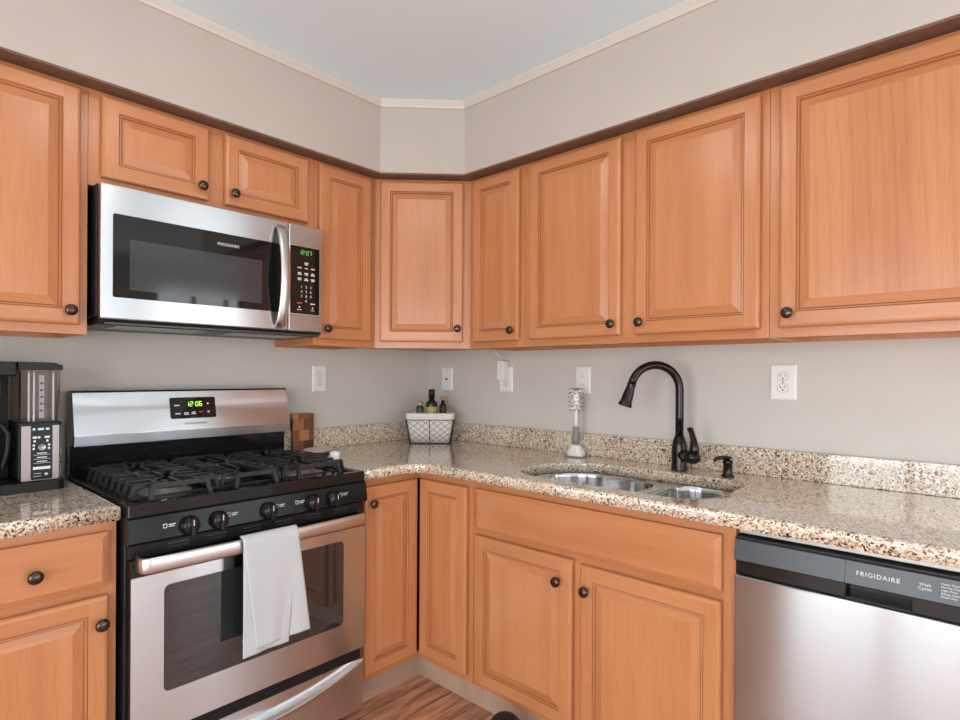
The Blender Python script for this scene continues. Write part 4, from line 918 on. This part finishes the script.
pk.box((-0.019, -0.1005, 0.062), (0.022, -0.1010, 0.070)); pk.box((-0.018, -0.1005, 0.042), (0.000, -0.1008, 0.043)); pk.box((-0.018, -0.1005, 0.050), (0.000, -0.1008, 0.051)); pk.lathe([(0.004, 0.1005), (0.004, 0.101), (0.0005, 0.101)], (0.012, 0, 0.047), 'Y', 12)
pk.build('lettering', M['print'], pn)
MB().lathe([(0.0085, 0.1005), (0.0095, 0.106), (0.0075, 0.106), (0.0065, 0.1025), (0.0005, 0.1025)], (0.0015, 0, 0.127), 'Y', 20).build('selector_dial', M['aluminium'], pn)
tk = MB(); bm = tk.bm
P_ = rrect(-0.050, 0.048, -0.100, 0.085, 0.014, 4)
R_ = [[bm.verts.new((x, y, z)) for x, y in offpoly(P_, d_)] for d_, z in ((0, 0.198), (0, 0.352), (0.003, 0.352), (0.003, 0.202))]
for a, b_ in zip(R_, R_[1:]):
    for k_ in range(len(a)): bm.faces.new((a[k_], a[(k_+1) % len(a)], b_[(k_+1) % len(a)], b_[k_])).smooth = False
bm.faces.new(R_[0]); bm.faces.new(R_[-1]); tko = tk.build('water_tank', M['smoke'], cm)
gm = MB(); gm.box((-0.006, -0.1012, 0.212), (0.006, -0.1004, 0.338)); gm.build('level_scale', M['pewter'], tko)

for x_ in (-0.030, -0.018, 0.028): MB().box((x_, -0.090, 0.204), (x_+0.004, -0.086, 0.346)).build('tank_rib', M['white_plastic'], tko)

gk = MB()
for z in (0.232, 0.252, 0.272, 0.292, 0.312): gk.box((-0.003, -0.1018, z), (0.003, -0.1012, z+0.005))
gk.build('scale_marks', M['slot'], tko)
MB().prism(rrect(-0.053, 0.051, -0.103, 0.09, 0.014, 4), 0.190, 0.199).build('tank_collar', M['blk_lid'], cm)
tl_ = MB(); tl_.prism([(-0.053, 0.353), (0.051, 0.353), (0.051, 0.368), (0.030, 0.376), (-0.053, 0.377)], -0.104, 0.09, axis=1); tl_.build('tank_lid', M['blk_lid'], cm)
hd_ = MB(); hd_.box((-0.215, -0.098, 0.335), (-0.055, 0.09, 0.377), 0.006, 2); hd_.box((-0.215, 0.045, 0.028), (-0.055, 0.09, 0.335)); hd_.build('brew_head', M['blk_lid'], cm)
bsk = MB(); bsk.lathe([(0.052, 0.235), (0.062, 0.25), (0.066, 0.335)], (-0.150, -0.025, 0), n=28); bsk.build('brew_basket', M['blk_lid'], cm)
MB().lathe([(0.0668, 0.268), (0.0672, 0.270), (0.0680, 0.315), (0.0676, 0.317)], (-0.150, -0.025, 0), n=28).build('basket_band', M['rose_steel'], cm)
cf = thing('coffee_carafe', 'dark glass carafe with a black handle on the coffee maker base', 'carafe', (-1.776-0.150, -0.16-0.025, ZC+0.028))
MB().lathe([(0.052, 0.001), (0.062, 0.01), (0.067, 0.05), (0.062, 0.10), (0.045, 0.135), (0.043, 0.150), (0.047, 0.16)], n=30).build('jug', M['bottle_clear'], cf)
MB().lathe([(0.0465, 0.1605), (0.048, 0.166), (0.044, 0.176), (0.001, 0.178)], n=28).build('lid', M['blk_lid'], cf)
MB().tube([(0.040, -0.018, 0.160), (0.068, -0.026, 0.165), (0.082, -0.030, 0.14), (0.080, -0.030, 0.09), (0.070, -0.028, 0.045), (0.060, -0.022, 0.03)], [0.008, 0.009, 0.010, 0.010, 0.009, 0.006], 10, flat=(1.3, 0.8)).build('handle', M['blk_lid'], cf)

# ------------------------------------------------------------------ black dome lid peeking in at the floor, ceiling lamp out of frame
bn = thing('pedal_bin', 'small black dome-topped bin on the floor before the sink cabinet', 'bin', (-0.720, -1.160, 0))
MB().lathe([(0.046, 0), (0.050, 0.004), (0.054, 0.095), (0.054, 0.099)], n=28).build('body', M['blk_lid'], bn)
MB().lathe([(0.055, 0.099), (0.055, 0.106), (0.050, 0.124), (0.036, 0.140), (0.018, 0.148), (0.001, 0.150)], n=28).build('lid', M['blk_lid'], bn)
cl_ = thing('ceiling_light', 'round frosted ceiling light above the kitchen floor', 'light', (-1.50, -1.40, CZ))
MB().lathe([(0.19, -0.0005), (0.19, -0.025), (0.18, -0.03), (0.17, -0.03)], n=40).build('rim', M['aluminium'], cl_)
MB().lathe([(0.172, -0.028), (0.165, -0.05), (0.13, -0.075), (0.07, -0.09), (0.001, -0.094)], n=40).build('diffuser', M['lamp'], cl_)
